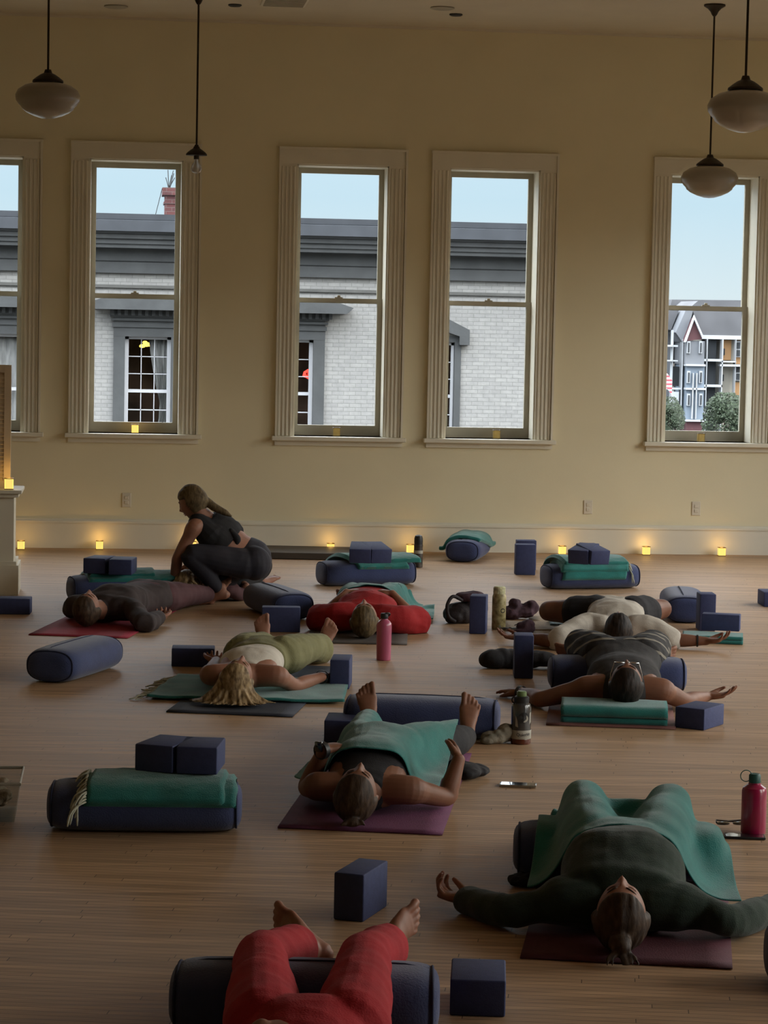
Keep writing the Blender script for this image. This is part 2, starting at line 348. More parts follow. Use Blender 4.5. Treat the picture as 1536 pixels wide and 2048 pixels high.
for (x, kind), px_ in zip(bwin, bpx):
    f = MB()
    # dark stone surround
    zt = bz1
    if kind != 'seg':
        f.box((x-hw-.21, BD-.08, bz0-.1), (x-hw, BD+.05, zt)).box((x+hw, BD-.08, bz0-.1), (x+hw+.21, BD+.05, zt)).box((x-hw-.212, BD-.083, zt+.001), (x+hw+.212, BD+.048, bz(643)))
        f.box((x-hw-.24, BD-.12, zt+.17), (x+hw+.24, BD, zt+.24)).box((x-hw-.26, BD-.14, bz(650)), (x+hw+.26, BD+.01, bz(646)))
        zb = bz(628); z1 = bz(643)
        f.box((x-hw-.28, BD-.12, z1), (x+hw+.28, BD, zb))
        nd = 12; wd = 2*(hw+.33)
        for k in range(nd):
            c = x-hw-.30+wd*(k+.5)/nd-.03*0
            f.box((c-.032, BD-.20, z1+.03), (c+.032, BD-.1, zb))
        e = .70 if kind == 'flat' else .62
        f.prism([(x-hw-e+.12, zb), (x+hw+e-.12, zb), (x+hw+e, bz(616)), (x+hw+.42, bz(606)), (x-hw-.42, bz(606)), (x-hw-e, bz(616))], BD-.48, BD, 'y')
    else:
        f.prism([(x-hw-.22, bz(685)), (x-hw-.22, bz(655)), (x-.15, bz(628)), (x+.15, bz(628)), (x+hw+.24, bz(655)), (x+hw+.24, bz(685)), (x+hw+.05, bz(685)), (x+hw+.05, bz(668)), (x+.1, bz(655)), (x-.1, bz(655)), (x-hw-.05, bz(668)), (x-hw-.05, bz(685))], BD-.18, BD, 'y')
        f.box((x+hw-.02, BD-.06, bz0), (x+hw+.10, BD+.1, bz(680))).box((x-hw-.1, BD-.06, bz0), (x-hw+.02, BD+.1, bz(680))).box((x-hw-.1, BD-.04, bz(680)), (x+hw+.1, BD+.1, bz(668)))
    fo = chi(f.build('window_surround', M['slate']), B)
    g = MB(); y = BD+.12
    g.box((x-hw, y-.04, bz0), (x-hw+.07, y+.04, bz1)).box((x+hw-.07, y-.04, bz0), (x+hw, y+.04, bz1)).box((x-hw, y-.04, bz1-.05), (x+hw, y+.04, bz1))
    zm = bz(789); g.box((x-hw, y-.03, zm-.03), (x+hw, y+.03, zm+.03))
    if kind != 'flat0':
        for k in (1, 2):
            c = x-hw+.06+(2*hw-.12)*k/3; g.box((c-.008, y-.012, bz0), (c+.008, y+.012, bz1))
        for k in (1, 2):
            c = zm+(bz1-.05-zm)*k/3; g.box((x-hw, y-.012, c-.008), (x+hw, y+.012, c+.008))
        g.box((x-hw, y-.012, zm-.36), (x+hw, y+.012, zm-.34)).box((x-hw, y-.012, zm-.72), (x+hw, y+.012, zm-.70))
    w_ = chi(g.build('window', M['white2']), B)
    p_ = MB().box((x-hw+.05, y+.0, bz0), (x+hw-.05, y+.006, bz1-.03)).build('pane', M['glass']); p_.parent = w_; p_.matrix_parent_inverse = Matrix.Translation(-B.location); w_.matrix_parent_inverse = Matrix.Translation(-B.location)
    p_.matrix_parent_inverse = Matrix()
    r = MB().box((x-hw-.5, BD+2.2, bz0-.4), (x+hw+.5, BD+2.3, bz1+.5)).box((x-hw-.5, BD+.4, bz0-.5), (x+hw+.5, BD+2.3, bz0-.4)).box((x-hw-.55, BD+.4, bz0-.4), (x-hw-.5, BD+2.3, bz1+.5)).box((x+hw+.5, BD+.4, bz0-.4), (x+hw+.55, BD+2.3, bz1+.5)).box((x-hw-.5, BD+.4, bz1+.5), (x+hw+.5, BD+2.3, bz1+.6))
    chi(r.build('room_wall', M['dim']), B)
    rows = []
    if kind != 'seg' and px_ != 581:
        xa, xb = (x-.02, x+hw-.06) if kind == 'flat' else (x-hw, x+hw)
        for k in range(9):
            t = k/8; z = bz1-(bz1-bz0)*t*(.98 if kind == 'flat' else 1)
            pull = .75*(1-abs(t-.55)*1.2)**2 if kind == 'flat' else 0
            pull = max(0, pull)
            rows.append([V((xb-(xb-xa)*(1-pull)*(1-s/14), BD+.30+.03*math.sin(s*2.1), z)) for s in range(15)])
        m_ = MB(); m_.grid(rows); cu = chi(m_.build('curtain', M['curtain'], sm=True, ang=2), B)
        sm_ = cu.modifiers.new('s', 'SOLIDIFY'); sm_.thickness = .01
# fittings glowing in the windows across the street
q = aty(291, 690, BD+.9)
mb = MB()
for dx, dz, r in ((-.06, -.02, .06), (.02, .01, .075), (.09, .0, .055), (-.01, .05, .05)):
    mb.lathe([(0, -r*.6), (r*.8, -r*.4), (r, 0), (r*.6, r*.5), (0, r*.6)], 12, (q.x+dx, q.y, q.z+dz))
tag(mb.build('ceiling_lamp', M['lampy'], sm=True), 'yellow glowing lamp cluster behind the small-paned window across the street', 'lamp')
q = aty(613, 748, BD+.8)
mb = MB(); mb.tube([q+V((-.05, 0, -.06)), q+V((-.03, 0, .03)), q+V((.02, 0, .07)), q+V((.05, 0, .01)), q+V((.03, 0, -.08)), q+V((-.02, 0, -.03))], .03, 8)
tag(mb.build('neon_sign', M['neon'], sm=True), 'small glowing red sign behind a window across the street', 'sign')
# low street bulk left of the brick building is never seen
# distant complex
FD = 290.0
def fw(px, py): q = aty(px, py, FD); return q.x, q.z
M['fgrey'] = mat('shingle_roof', (0.083, 0.083, 0.088, 1), .9, .15, .3)
M['fblue'] = mat('pale_blue_siding', (0.149, 0.182, 0.220, 1), .8, .05, .5)
M['fgrey2'] = mat('grey_siding', (0.132, 0.138, 0.149, 1), .8, .05, .5)
M['forange'] = mat('orange_siding', (0.275, 0.149, 0.061, 1), .8, .06, .5)
M['fcream'] = mat('cream_siding', (0.264, 0.242, 0.198, 1), .8, .05, .5)
M['fdark'] = mat('porch_recess', (0.022, 0.025, 0.028, 1), .9, .2, .5)
M['fred'] = mat('dark_red_gable', (0.072, 0.025, 0.028, 1), .8, .1, .5)
M['ftrim'] = mat('far_white_trim', (0.341, 0.352, 0.363, 1), .7, .03, .5)
B2 = empty('apartment_building', (FD*.33, FD, GZ)); tag(B2, 'distant apartment block with grey roof, red gable and white framed balconies', 'building')
def fbox(nm, m, x0, y0, x1, y1, d0=0, d1=8, par=None):
    a = fw(x0, y1); b = fw(x1, y0)
    o = MB().box((a[0], FD+d0, a[1]), (b[0], FD+d1, b[1])).build(nm, M[m])
    if par is None: return chi(o, B2)
    o.parent = par; return o
def fpoly(nm, m, pts, d0=0, d1=8):
    o = MB().prism([fw(*p) for p in pts], FD+d0, FD+d1, 'y').build(nm, M[m]); return chi(o, B2)
fbox('wall', 'fcream', 1434, 676, 1560, 900, 0, 14)
fbox('side_wing', 'fgrey2', 1290, 660, 1356, 900, 3, 14)
fpoly('roof', 'fgrey', [(1380, 612), (1392, 602), (1560, 604), (1560, 676), (1394, 674)], -1, 10)
fpoly('upper_roof', 'fgrey', [(1371, 610), (1374, 598), (1560, 600), (1560, 612)], 8, 16)
fpoly('side_roof', 'fgrey', [(1290, 655), (1300, 622), (1362, 620), (1346, 660)], 1, 9)
fpoly('gable', 'fred', [(1359, 682), (1377, 636), (1394, 678)], -2.6, 3)
fpoly('gable_trim', 'ftrim', [(1357, 684), (1377, 630), (1397, 676), (1393, 676), (1377, 639), (1361, 684)], -3.0, -2.6)
fpoly('gable_roof', 'fgrey2', [(1346, 665), (1366, 620), (1380, 622), (1377, 634), (1359, 684)], -1.5, 3)
fbox('tower', 'fblue', 1361, 728, 1400, 838, -2.4, 4); fbox('tower_top', 'fgrey2', 1361, 682, 1400, 728, -2.4, 4); fbox('tower_foot', 'fred', 1363, 838, 1395, 870, -2.4, 4)
fbox('eaves', 'ftrim', 1394, 673, 1560, 677.5, -1.2, -.2)
fbox('balcony_recess', 'fdark', 1401, 680, 1432, 900, -.3, 1)
mb = MB()
def ft(x0, y0, x1, y1):
    a = fw(x0, y1); b = fw(x1, y0); mb.box((a[0], FD-1.6, a[1]), (b[0], FD-.3, b[1]))
for x in (1403, 1434): ft(x, 678, x+5, 900)
for y in (718, 769, 822): ft(1401, y, 1438, y+4)
ft(1463, 678, 1466, 790); ft(1434, 729, 1490, 732); ft(1436, 722, 1466, 724)
chi(mb.build('balcony_frame', M['ftrim']), B2)
fbox('orange_panel', 'forange', 1440, 680, 1462, 720, -.25, .5); fbox('orange_panel', 'forange', 1467, 680, 1500, 728, -.25, .5); fbox('orange_panel', 'forange', 1467, 765, 1500, 790, -.25, .5)
for x, y in ((1477, 699), (1477, 746)):
    wn = fbox('window', 'ftrim', x-9, y-17, x+12, y+15, -.6, .2)
    for dx in (-7, 2):
        for dy in (-14, 1): fbox('pane', 'fdark', x+dx, y+dy, x+dx+7, y+dy+12, -.75, -.5)
for x, y in ((1443, 703), (1441, 755)): fbox('small_window', 'fdark', x-3, y-6, x+5, y+7, -.5, .2)
for x in (1367, 1391):
    for y in (696, 755, 800): 
        fbox('tower_window', 'ftrim', x-3.5, y-14, x+3.5, y+10, -2.7, -2.3); fbox('tower_pane', 'fdark', x-1.5, y-11, x+1.5, y+8, -2.85, -2.5)
mb = MB()
for x in (1374, 1381): ft(x, 745, x+1, 836)
for y in (728, 775, 838): ft(1361, y, 1400, y+3)
o = mb.build('tower_trim', M['ftrim']); o.location.y = -1.3; chi(o, B2)
mb = MB(); ft(1325, 690, 1350, 693); ft(1325, 720, 1350, 722); ft(1338, 660, 1341, 780); ft(1356, 678, 1359, 850); ft(1325, 775, 1356, 778); ft(1336, 783, 1352, 830)
chi(mb.build('side_trim', M['ftrim']), B2)
fbox('side_recess', 'fdark', 1344, 733, 1357, 772, -.4, .6)
# trees
M['leaf'] = mat('tree_leaves', (0.025, 0.039, 0.017, 1), .8, .5, 6)
def tree(px, py, dist, hpx, wpx, seed, label):
    rnd = random.Random(seed); q = aty(px, py, dist); s = dist/FPX; R = wpx*s/2; H = hpx*s
    t = empty('tree', (q.x, q.y, GZ)); tag(t, label, 'tree', )
    mb = MB()
    mb.tube([(0, 0, 0), (0, 0, q.z-GZ+H*.4)], [.25, .12], 7)
    mb.build('trunk', M['bronze'], t)
    mb = MB()
    for k in range(2600):
        th = rnd.uniform(0, 2*PI); z = rnd.uniform(-.15, 1); rr = R*math.sqrt(max(0, 1-abs(z-.25)**2*1.6))*rnd.uniform(.75, 1.05)
        c = V((rr*math.cos(th), rr*math.sin(th), q.z-GZ+z*H)); sz = R*rnd.uniform(.035, .09)
        a = V((rnd.gauss(0, 1), rnd.gauss(0, 1), rnd.gauss(0, 1))).normalized(); b = a.orthogonal().normalized()
        vs_ = [mb.bm.verts.new(c+a*sz), mb.bm.verts.new(c+b*sz*.6), mb.bm.verts.new(c-a*sz), mb.bm.verts.new(c-b*sz*.6)]; mb.bm.faces.new(vs_)
    for k in range(14):
        th = rnd.uniform(0, 2*PI); z = rnd.uniform(0, .75); rr = R*.5*math.sqrt(1-z*z)
        r_ = R*.36; mb.lathe([(0, -r_), (r_*.8, -r_*.6), (r_, 0), (r_*.7, r_*.7), (0, r_)], 9, (rr*math.cos(th), rr*math.sin(th), q.z-GZ+z*H))
    mb.build('crown', M['leaf'], t)
tree(1450, 866, 200, 82, 96, 3, 'bushy dark green tree before the distant apartments, at the right')
tree(1338, 870, 205, 78, 56, 5, 'pale green tree at the left edge of the rightmost view outside')
tree(1345, 850, 240, 45, 50, 8, 'small dark tree half hidden behind the pale green tree')
# flag
q = aty(1334, 750, 150.0)
mb = MB(); mb.grid([[q+V((-.7+.13*i, .05*math.sin(i*1.1), .45-.13*j-.012*i*i)) for i in range(9)] for j in range(8)])
fl = empty('flag', q); tag(fl, 'small red and white striped flag hanging by the distant apartments', 'flag')
m = bpy.data.materials.new('flag_cloth'); m.use_nodes = True; n = m.node_tree; b = n.nodes['Principled BSDF']
tc = n.nodes.new('ShaderNodeTexCoord'); wv = n.nodes.new('ShaderNodeTexWave'); wv.bands_direction = 'Z'; wv.inputs['Scale'].default_value = 1.3; n.links.new(tc.outputs['Object'], wv.inputs[0])
cr = n.nodes.new('ShaderNodeValToRGB'); cr.color_ramp.interpolation = 'CONSTANT'; cr.color_ramp.elements[1].position = .5; cr.color_ramp.elements[0].color = (.5, .05, .07, 1); cr.color_ramp.elements[1].color = (.6, .6, .62, 1)
n.links.new(wv.outputs[0], cr.inputs[0]); n.links.new(cr.outputs[0], b.inputs['Base Color'])
c_ = chi(mb.build('cloth', m), fl); c_.modifiers.new('s', 'SOLIDIFY').thickness = .01
chi(MB().tube([q+V((-.72, 0, .5)), q+V((-.72, 0, -6))], .04, 6).build('pole', M['chrome']), fl)
# ---------------------------------------------------------------- pendant lamps
M['opal'] = mat('opal_glass', (.30, .265, .21, 1), .3, .02, 3, coat=.3)
M['bulb'] = mat('frosted_bulb', (.62, .60, .56, 1), .25, trans=.45)
def depth_for(py, dz):     # distance along the view at which a height dz above the eye appears
    return None
def pendant(px, pyc, y, label, globe=True, big=1.0, group=None):
    """px,pyc: pixel of the fitter cap; y: distance from the camera"""
    q = aty(px, pyc, y); t = empty('pendant_lamp', (q.x, q.y, q.z)); tag(t, label, 'pendant lamp')
    top = CEIL-q.z
    MB().lathe([(0, top), (.078, top), (.08, top-.012), (.05, top-.03), (.028, top-.055), (.022, top-.07), (.012, top-.085), (0, top-.085)], 24).build('canopy', M['bronze'], t, True)
    MB().lathe([(0, top-.08), (.0075, top-.08), (.0075, .06), (.015, .055), (.015, .03), (0, .03)], 10).build('stem', M['bronze'], t, True)
    MB().lathe([(0, .045), (.02, .045), (.026, .03), (.045, .018), (.068, .0), (.078, -.012), (.078, -.022), (0, -.022)] if not globe else
               [(0, .06), (.02, .058), (.028, .035), (.05, .025), (.075, .008), (.10, -.012), (.102, -.025), (0, -.025)], 28).build('fitter', M['bronze'], t, True)
    if globe:
        p = [(.085, -.02), (.095, -.03), (.15, -.045), (.195, -.075), (.212, -.11), (.208, -.145), (.19, -.17), (.175, -.185), (.168, -.20), (.14, -.222), (.09, -.245), (.04, -.26), (0, -.264)]
        g = MB().lathe([(r*big, z*big) for r, z in p], 48).build('glass_globe', M['opal'], t, True, 2)
        g.modifiers.new('s', 'SOLIDIFY').thickness = .004
    else:
        MB().lathe([(0, -.02), (.02, -.02), (.02, -.05), (0, -.05)], 16).build('socket', M['bronze'], t, True)
        MB().lathe([(.014, -.05), (.018, -.07), (.035, -.095), (.04, -.12), (.03, -.145), (0, -.158)], 24).build('bulb', M['bulb'], t, True)
pendant(96, 157, 16.5, 'opal globe pendant lamp at the upper left on a dark stem')
pendant(393, 305, 18.45, 'pendant lamp with a bare clear bulb and no globe', globe=False)
pendant(1420, 325, 18.1, 'opal globe pendant lamp hanging before the rightmost tall window')
pendant(1491, 172, 14.1, 'large looking opal globe pendant lamp cut by the right picture edge', big=1.02)
# ---------------------------------------------------------------- ceiling bits
for px, py, lab in ((470, 9, 'leftmost small dark recessed ceiling cap'), (912, 28, 'small dark ceiling cap nearest the wall'), (885, 15, 'pale round ceiling plate beside a small dark cap'), (232, 12, 'faint round ceiling plate near the left pendant stem')):
    q = at(px, py, CEIL); r = .09 if 'plate' in lab else .05
    m_ = M['trimd'] if 'plate' in lab else M['black']
    tag(MB().lathe([(0, 0), (r, 0), (r*1.05, -.008), (r*.8, -.016), (0, -.018)], 20, q).build('ceiling_disc', m_, sm=True), lab, 'ceiling disc')
q = at(570, 1, CEIL); t = empty('ceiling_vent', q); tag(t, 'rectangular air vent in the ceiling at the top edge', 'vent')
MB().box((-.17, -.28, -.012), (.17, .28, 0)).build('frame', M['trim'], t)
mb = MB()
for k in range(9): mb.box((-.15, -.25+k*.055, -.022), (.15, -.22+k*.055, -.010))
mb.build('louvre', M['trimd'], t)
# ---------------------------------------------------------------- outlets
M['plate'] = mat('outlet_plastic', (.66, .60, .48, 1), .45, .02, 5)
for px, py, lab in ((253, 1000, 'wall outlet to the left, above the kneeling person'), (1176, 1014, 'wall outlet right of the middle of the wall'), (1392, 1017, 'rightmost wall outlet below the last window')):
    q = aty(px, py); t = empty('wall_outlet', q); tag(t, lab, 'outlet')
    MB().box((-.037, -.008, -.058), (.037, 0, .058), bevel=.004).build('cover_plate', M['plate'], t)
    for z in (-.02, .02): MB().box((-.017, -.013, z-.014), (.017, -.006, z+.014), bevel=.004).box((-.008, -.0135, z-.004), (-.006, -.012, z+.006)).box((.006, -.0135, z-.004), (.008, -.012, z+.006)).build('socket', M['plate'], t)
# ---------------------------------------------------------------- half wall with shutter at the left edge
hx = -.60; hy = at(33, 1190).y
hwz = aty(36, 980, hy).z
t = empty('half_wall', (hx-1.2, hy, 0)); tag(t, 'cream half wall with moulded cap and tall plinth at the left edge', 'half wall')
t.location = (0, 0, 0)
x1 = aty(27, 1080, hy).x
o = MB().box((-3.4, hy+.02, 0), (x1, hy+.36, hwz-.05)).build('panel', M['trim'], t)
MB().box((-3.4, hy-.03, 0), (x1+.035, hy+.40, .20)).box((-3.4, hy-.015, .20), (x1+.02, hy+.39, .225)).build('plinth', M['trim'], t)
MB().box((-3.4, hy-.05, hwz-.025), (x1+.055, hy+.43, hwz), bevel=.006).box((-3.4, hy-.02, hwz-.05), (x1+.03, hy+.4, hwz-.02)).build('cap', M['trim'], t)
M['shut'] = mat('shutter_paint', (.66, .54, .38, 1), .6, .05, 4)
st = empty('louvred_shutter', (0, 0, 0)); tag(st, 'cream louvred shutter panel standing on the half wall', 'shutter')
sy = hy+.18; xr = aty(22, 850, sy).x; zt = aty(22, 730, sy).z
MB().box((xr-.045, sy-.02, hwz), (xr, sy+.02, zt)).box((xr-.86, sy-.018, zt-.05), (xr-.045, sy+.018, zt)).box((xr-.86, sy-.018, hwz), (xr-.045, sy+.018, hwz+.05)).box((xr-.9, sy-.02, hwz), (xr-.86, sy+.02, zt)).build('frame', M['shut'], st)
mb = MB(); nl = 26
for k in range(nl):
    z = hwz+.06+(zt-hwz-.13)*k/(nl-1)
    mb.box((xr-.87, -.022, -.003), (xr-.04, .022, .003), mtx=Matrix.Translation((0, sy, z)) @ Matrix.Rotation(.9, 4, 'X'))
mb.build('slats', M['shut'], st)
# ---------------------------------------------------------------- candles
M['cglass'] = mat('amber_candle_glass', (.55, .38, .10, 1), .3, emit=(1, .70, .17, 1), es=1.0)
M['ccore'] = mat('candle_flame', (1, .8, .3, 1), .4, emit=(1, .78, .22, 1), es=5)
M['crim'] = mat('candle_rim', (.10, .07, .03, 1), .35, .1, 20)
M['cdim'] = mat('amber_glass_dim', (.32, .22, .07, 1), .25, .1, 40, coat=.5, emit=(1, .7, .2, 1), es=.10)
M['fdim'] = mat('small_flame', (1, .8, .3, 1), .4, emit=(1, .85, .5, 1), es=1.6)
M['wax'] = mat('cream_wax', (.6, .55, .38, 1), .5, .05, 30)
def candle(loc, label, group, lit=1.0, s=1.0):
    t = empty('votive_candle', loc); tag(t, label, 'candle', group)
    a = .027*s; h = .068*s
    M_ = M['cglass'] if lit > .3 else M['cdim']; fm = M['ccore'] if lit > .3 else M['fdim']
    mb = MB(); mb.box((-a, -a, .004), (-a+.004, a, h)).box((a-.004, -a, .004), (a, a, h)).box((-a, -a, .004), (a, -a+.004, h)).box((-a, a-.004, .004), (a, a, h)); mb.build('holder', M_, t)
    MB().box((-a-.003, -a-.003, h), (a+.003, -a+.003, h+.005)).box((-a-.003, a-.003, h), (a+.003, a+.003, h+.005)).box((-a-.003, -a-.003, h), (-a+.003, a+.003, h+.005)).box((a-.003, -a-.003, h), (a+.003, a+.003, h+.005)).build('rim', M['crim'], t)
    MB().box((-a-.002, -a-.002, 0), (a+.002, a+.002, .006)).build('base', M['crim'], t)
    w_ = MB().lathe([(0, .006), (.018*s, .006), (.018*s, .03*s), (0, .03*s)], 16).build('wax', M['wax'], t, True)
    MB().lathe([(0, .030*s), (.010*s, .036*s), (.011*s, .042*s), (.006*s, .052*s), (0, .062*s)], 12).build('flame', fm, t, True)
    l = bpy.data.lights.new('candle_light', 'POINT'); l.energy = .30*lit; l.color = (1, .55, .13); l.shadow_soft_size = .015
    lo = bpy.data.objects.new('candle_light', l); C.objects.link(lo); lo.location = (0, 0, h+.02); lo.parent = t
    return t
names = ['leftmost of the candles on the floor along the baseboard', 'floor candle by the baseboard, above the pair of blocks at left', 'floor candle seen under the arm of the squatting person', 'floor candle by the baseboard left of two blocks on a folded blanket', 'floor candle close beside the dark thermos flask', 'floor candle left of the blocks on the far right bolster', 'second floor candle from the right along the baseboard', 'rightmost of the candles on the floor along the baseboard']
for (px, py), nm in zip(((42, 1099), (199, 1099), (383, 1094), (661, 1104), (820, 1106), (1124, 1109), (1292, 1110), (1443, 1112)), names):
    q = at(px, py); candle((q.x, min(q.y, DW-.075), 0), nm, 'candles on the floor along the wall')
for i, (px, nm) in enumerate(((270, 'second window from the left'), (673, 'third window from the left'), (993, 'fourth window from the left'), (1402, 'rightmost window'))):
    q = aty(px, 868, DW+.07)
    candle((q.x, DW+.07, ZS), 'small candle on the sill of the '+nm, 'candles on the window sills', lit=(.5 if i == 0 else .06))
q = aty(18, 978, hy+.05)
candle((q.x, hy+.05, hwz), 'glowing candle on the cap of the half wall', None, lit=1, s=1.05)
# ---------------------------------------------------------------- yoga props
M['foam'] = mat('navy_foam', (.034, .045, .125, 1), .75, .10, 40, .15, 300)
M['bolster'] = mat('navy_cotton', (.036, .052, .14, 1), .9, .10, 9, .25, 160, sheen=.25)
M['piping'] = mat('navy_piping', (.018, .024, .065, 1), .85, .1, 40)
M['teal'] = mat('teal_wool', (.012, .172, .155, 1), .95, .16, 10, .45, 240, sheen=.4)
M['fringe'] = mat('cream_fringe', (.46, .46, .36, 1), .95, .15, 60)
def sgn(x): return -1 if x < 0 else 1
def sup(th, a, b, n=2.7):
    c, s = math.cos(th), math.sin(th)
    return a*sgn(c)*abs(c)**(2/n), b*sgn(s)*abs(s)**(2/n)
BA, BB, BL = .145, .088, .70
def bolster_proto():
    t = empty('bolster'); n = 40; sec = []
    for x, k in ((-.353, .0), (-.354, .40), (-.351, .60), (-.345, .74), (-.335, .84), (-.318, .92), (-.295, .97), (-.26, 1.0), (-.15, 1.02), (0, 1.025), (.15, 1.02), (.26, 1.0), (.295, .97), (.318, .92), (.335, .84), (.345, .74), (.351, .60), (.354, .40), (.353, 0)):
        r = []
        for i in range(n):
            y, z = sup(2*PI*i/n, BA*max(k, .01), BB*max(k, .01))
            w_ = .004*noise.noise(V((x*5, y*9, z*9)))
            r.append(V((x, y*(1+w_*8), BB+z*(1+w_*5) if z > 0 else BB+z)))
        sec.append(r)
    mb = MB(); mb.grid(sec, True); bmesh.ops.remove_doubles(mb.bm, verts=mb.bm.verts[:], dist=.002)
    mb.build('cover', M['bolster'], t, True, 1.2)
    for s in (-1, 1):
        pts = [V((s*.334, *sup(2*PI*i/n, BA*.86, BB*.86)))+V((0, 0, BB)) for i in range(n+1)]
        MB().tube(pts, .0045, 6, False).build('piping', M['piping'], t, True, 2)
    MB().tube([(-.325, .02, 2*BB-.012), (-.26, .02, 2*BB-.001), (-.2, .02, 2*BB+.0015), (0, .02, 2*BB+.0025), (.2, .02, 2*BB+.0015), (.26, .02, 2*BB-.001), (.325, .02, 2*BB-.012)], .0035, 6).build('seam', M['piping'], t, True, 2)
    return t
bproto = bolster_proto(); bused = [False]
def bolster(A, B, label, zA=BB, zB=BB, mode='span', group='blue yoga bolsters', flip=False):
    """A,B: pixels of the two ends of the centre line"""
    p, q = at(*A, zA), at(*B, zB); d = (q-p); d.z = 0
    c = (p+q)/2 if mode == 'span' else p+d.normalized()*BL/2
    o = bproto if not bused[0] else copy_tree(bproto); bused[0] = True
    o.location = (c.x, c.y, 0); o.rotation_euler = (0, 0, math.atan2(d.y, d.x)+(PI if flip else 0)); tag(o, label, 'bolster', group)
    o['blen'] = round(d.length, 3); return o
b_p8 = bolster((132, 1180), (352, 1176), 'blue bolster behind the person in dark clothes on the red mat')
b_l = bolster((97, 1333), (193, 1303), 'blue bolster lying alone on the floor at the left edge', mode='end')
b_3 = bolster((640, 1146), (823, 1143), 'blue bolster left of the dark thermos, under a folded blanket and two blocks')
b_4 = bolster((924, 1103), (950, 1087), 'blue bolster end-on by the baseboard under a loose teal blanket', mode='end')
b_5 = bolster((1087, 1152), (1272, 1150), 'blue bolster at far right under a thick folded fringed blanket')
b_6 = bolster((590, 1214), (524, 1190), 'blue bolster lying askew behind an upright block, mid picture', mode='end')
b_7 = bolster((696, 1425), (993, 1436), 'long bare blue bolster behind the feet of the blanket covered person')
b_8 = bolster((1098, 1346), (1369, 1352), 'blue bolster under the legs of the person in the dark tank top')
b_9 = bolster((98, 1606), (482, 1610), 'blue bolster alone at the left, carrying a fringed blanket and two blocks')
b_10 = bolster((1027, 1698), (1445, 1712), 'blue bolster under the knees of the person in the dark green sweater')
b_11 = bolster((337, 1986), (884, 1999), 'blue bolster in the foreground under the red trousers')
b_8.location.z = b_10.location.z = b_p8.location.z = .008
b_12 = bolster((1518, 1903), (2045, 1925), 'blue bolster mostly cut off by the right picture edge')
b_13 = bolster((1374, 1220), (1362, 1198), 'blue bolster end-on beyond the bent knee of the person in the white shirt', mode='end')

blk = {}
def block(p0, p1, z0, dims, label, tilt=0, group='navy foam yoga blocks', along=None):
    """p0,p1: pixels of the lower front edge; dims = (width, depth, height)"""
    w_, d_, h_ = dims; a, b = at(*p0, z0), at(*p1, z0); u = (b-a); u.z = 0; u.normalize(); v = V((-u.y, u.x, 0))
    c = a+u*w_/2+v*d_/2
    if along: # keep the right hand corner instead
        c = b-u*w_/2+v*d_/2
    k = dims
    if k not in blk:
        mb = MB().box((-w_/2, -d_/2, 0), (w_/2, d_/2, h_), bevel=.006, seg=3); o = mb.build('yoga_block', M['foam'], sm=True, ang=.5); blk[k] = o
    else:
        o = blk[k].copy(); C.objects.link(o)
    o.location = (c.x, c.y, z0); o.rotation_euler = (tilt, 0, math.atan2(u.y, u.x)); tag(o, label, 'yoga block', group); return o
T = .10; X6 = .15; N9 = .23
ZB = 2*BB
block((166, 1146.5), (202, 1148), ZB+.03, (X6, N9, T), 'left block of the pair on the blanket behind the person in dark clothes')
block((217, 1149.5), (256, 1150.5), ZB+.03, (X6, N9, T), 'right block of the pair on the blanket behind the person in dark clothes')
block((-14, 1228.5), (58.5, 1229.5), 0, (N9, X6, T), 'block lying by the half wall, cut by the left picture edge')
block((342.8, 1333.5), (423, 1334.5), 0, (N9, X6, T), 'long block lying to the left of the person in the white tank top')
block((523.5, 1264), (596, 1265), 0, (N9, T, X6), 'block standing on its long edge before the askew bolster')
block((659, 1378), (695, 1379), 0, (T, N9, X6), 'block beside the hand of the person in the white tank top')
block((698.4, 1121), (740, 1122), ZB+.045, (X6, N9, T), 'left block of the pair left of the dark thermos', tilt=.16)
block((742, 1122), (779, 1121.5), ZB+.045, (X6, N9, T), 'right block of the pair left of the dark thermos', tilt=.16)
block((1136, 1122), (1175, 1124.5), ZB+.06, (X6, N9, T), 'left block of the pair on the far right blanket pile', tilt=.16)
block((1181, 1125), (1220, 1124), ZB+.06, (X6, N9, T), 'right block of the pair on the far right blanket pile', tilt=.16)
block((1031, 1150), (1069, 1150.5), 0, (X6, T, N9), 'front one of two blocks standing upright far back')
block((1033, 1140.5), (1071.5, 1141), 0, (X6, T, N9), 'rear one of two blocks standing upright far back')
block((938, 1267.5), (967, 1268.5), 0, (T, X6, N9), 'upright block between the dark bag and the yellow bottle')
block((1028, 1357), (1065.5, 1357.8), 0, (T, X6, N9), 'upright narrow block before the outstretched black garment')
block((1398.5, 1262), (1429, 1262.5), 0, (T, X6, N9), 'upright block behind the block on the teal blanket at right')
block((1402.5, 1260), (1479, 1263.5), .045, (N9, T, T), 'block lying on the folded teal blanket at the right')
block((1349, 1455), (1412, 1462), 0, (X6, N9, T), 'block by the outstretched arm, right of the rolled teal blanket')
block((647.5, 1485), (714, 1487), 0, (X6, N9, T), 'block half hidden by the foot of the blanket covered person')
block((269, 1541), (348.5, 1547.5), ZB+.035, (X6, N9, T), 'left block of the pair on the foreground fringed blanket')
block((352, 1547.5), (429, 1550), ZB+.035, (X6, N9, T), 'right block of the pair on the foreground fringed blanket')
block((666, 1839), (724, 1845), 0, (T, N9, X6), 'tall standing block alone on the floor in the middle foreground')
block((899, 2031.5), (1007, 2035), 0, (X6, N9, T), 'block at the bottom, right of the foreground bolster')
block((1527.6, 1214), (1560, 1214.5), 0, (T, N9, T+.001), 'block just entering at the right picture edge')

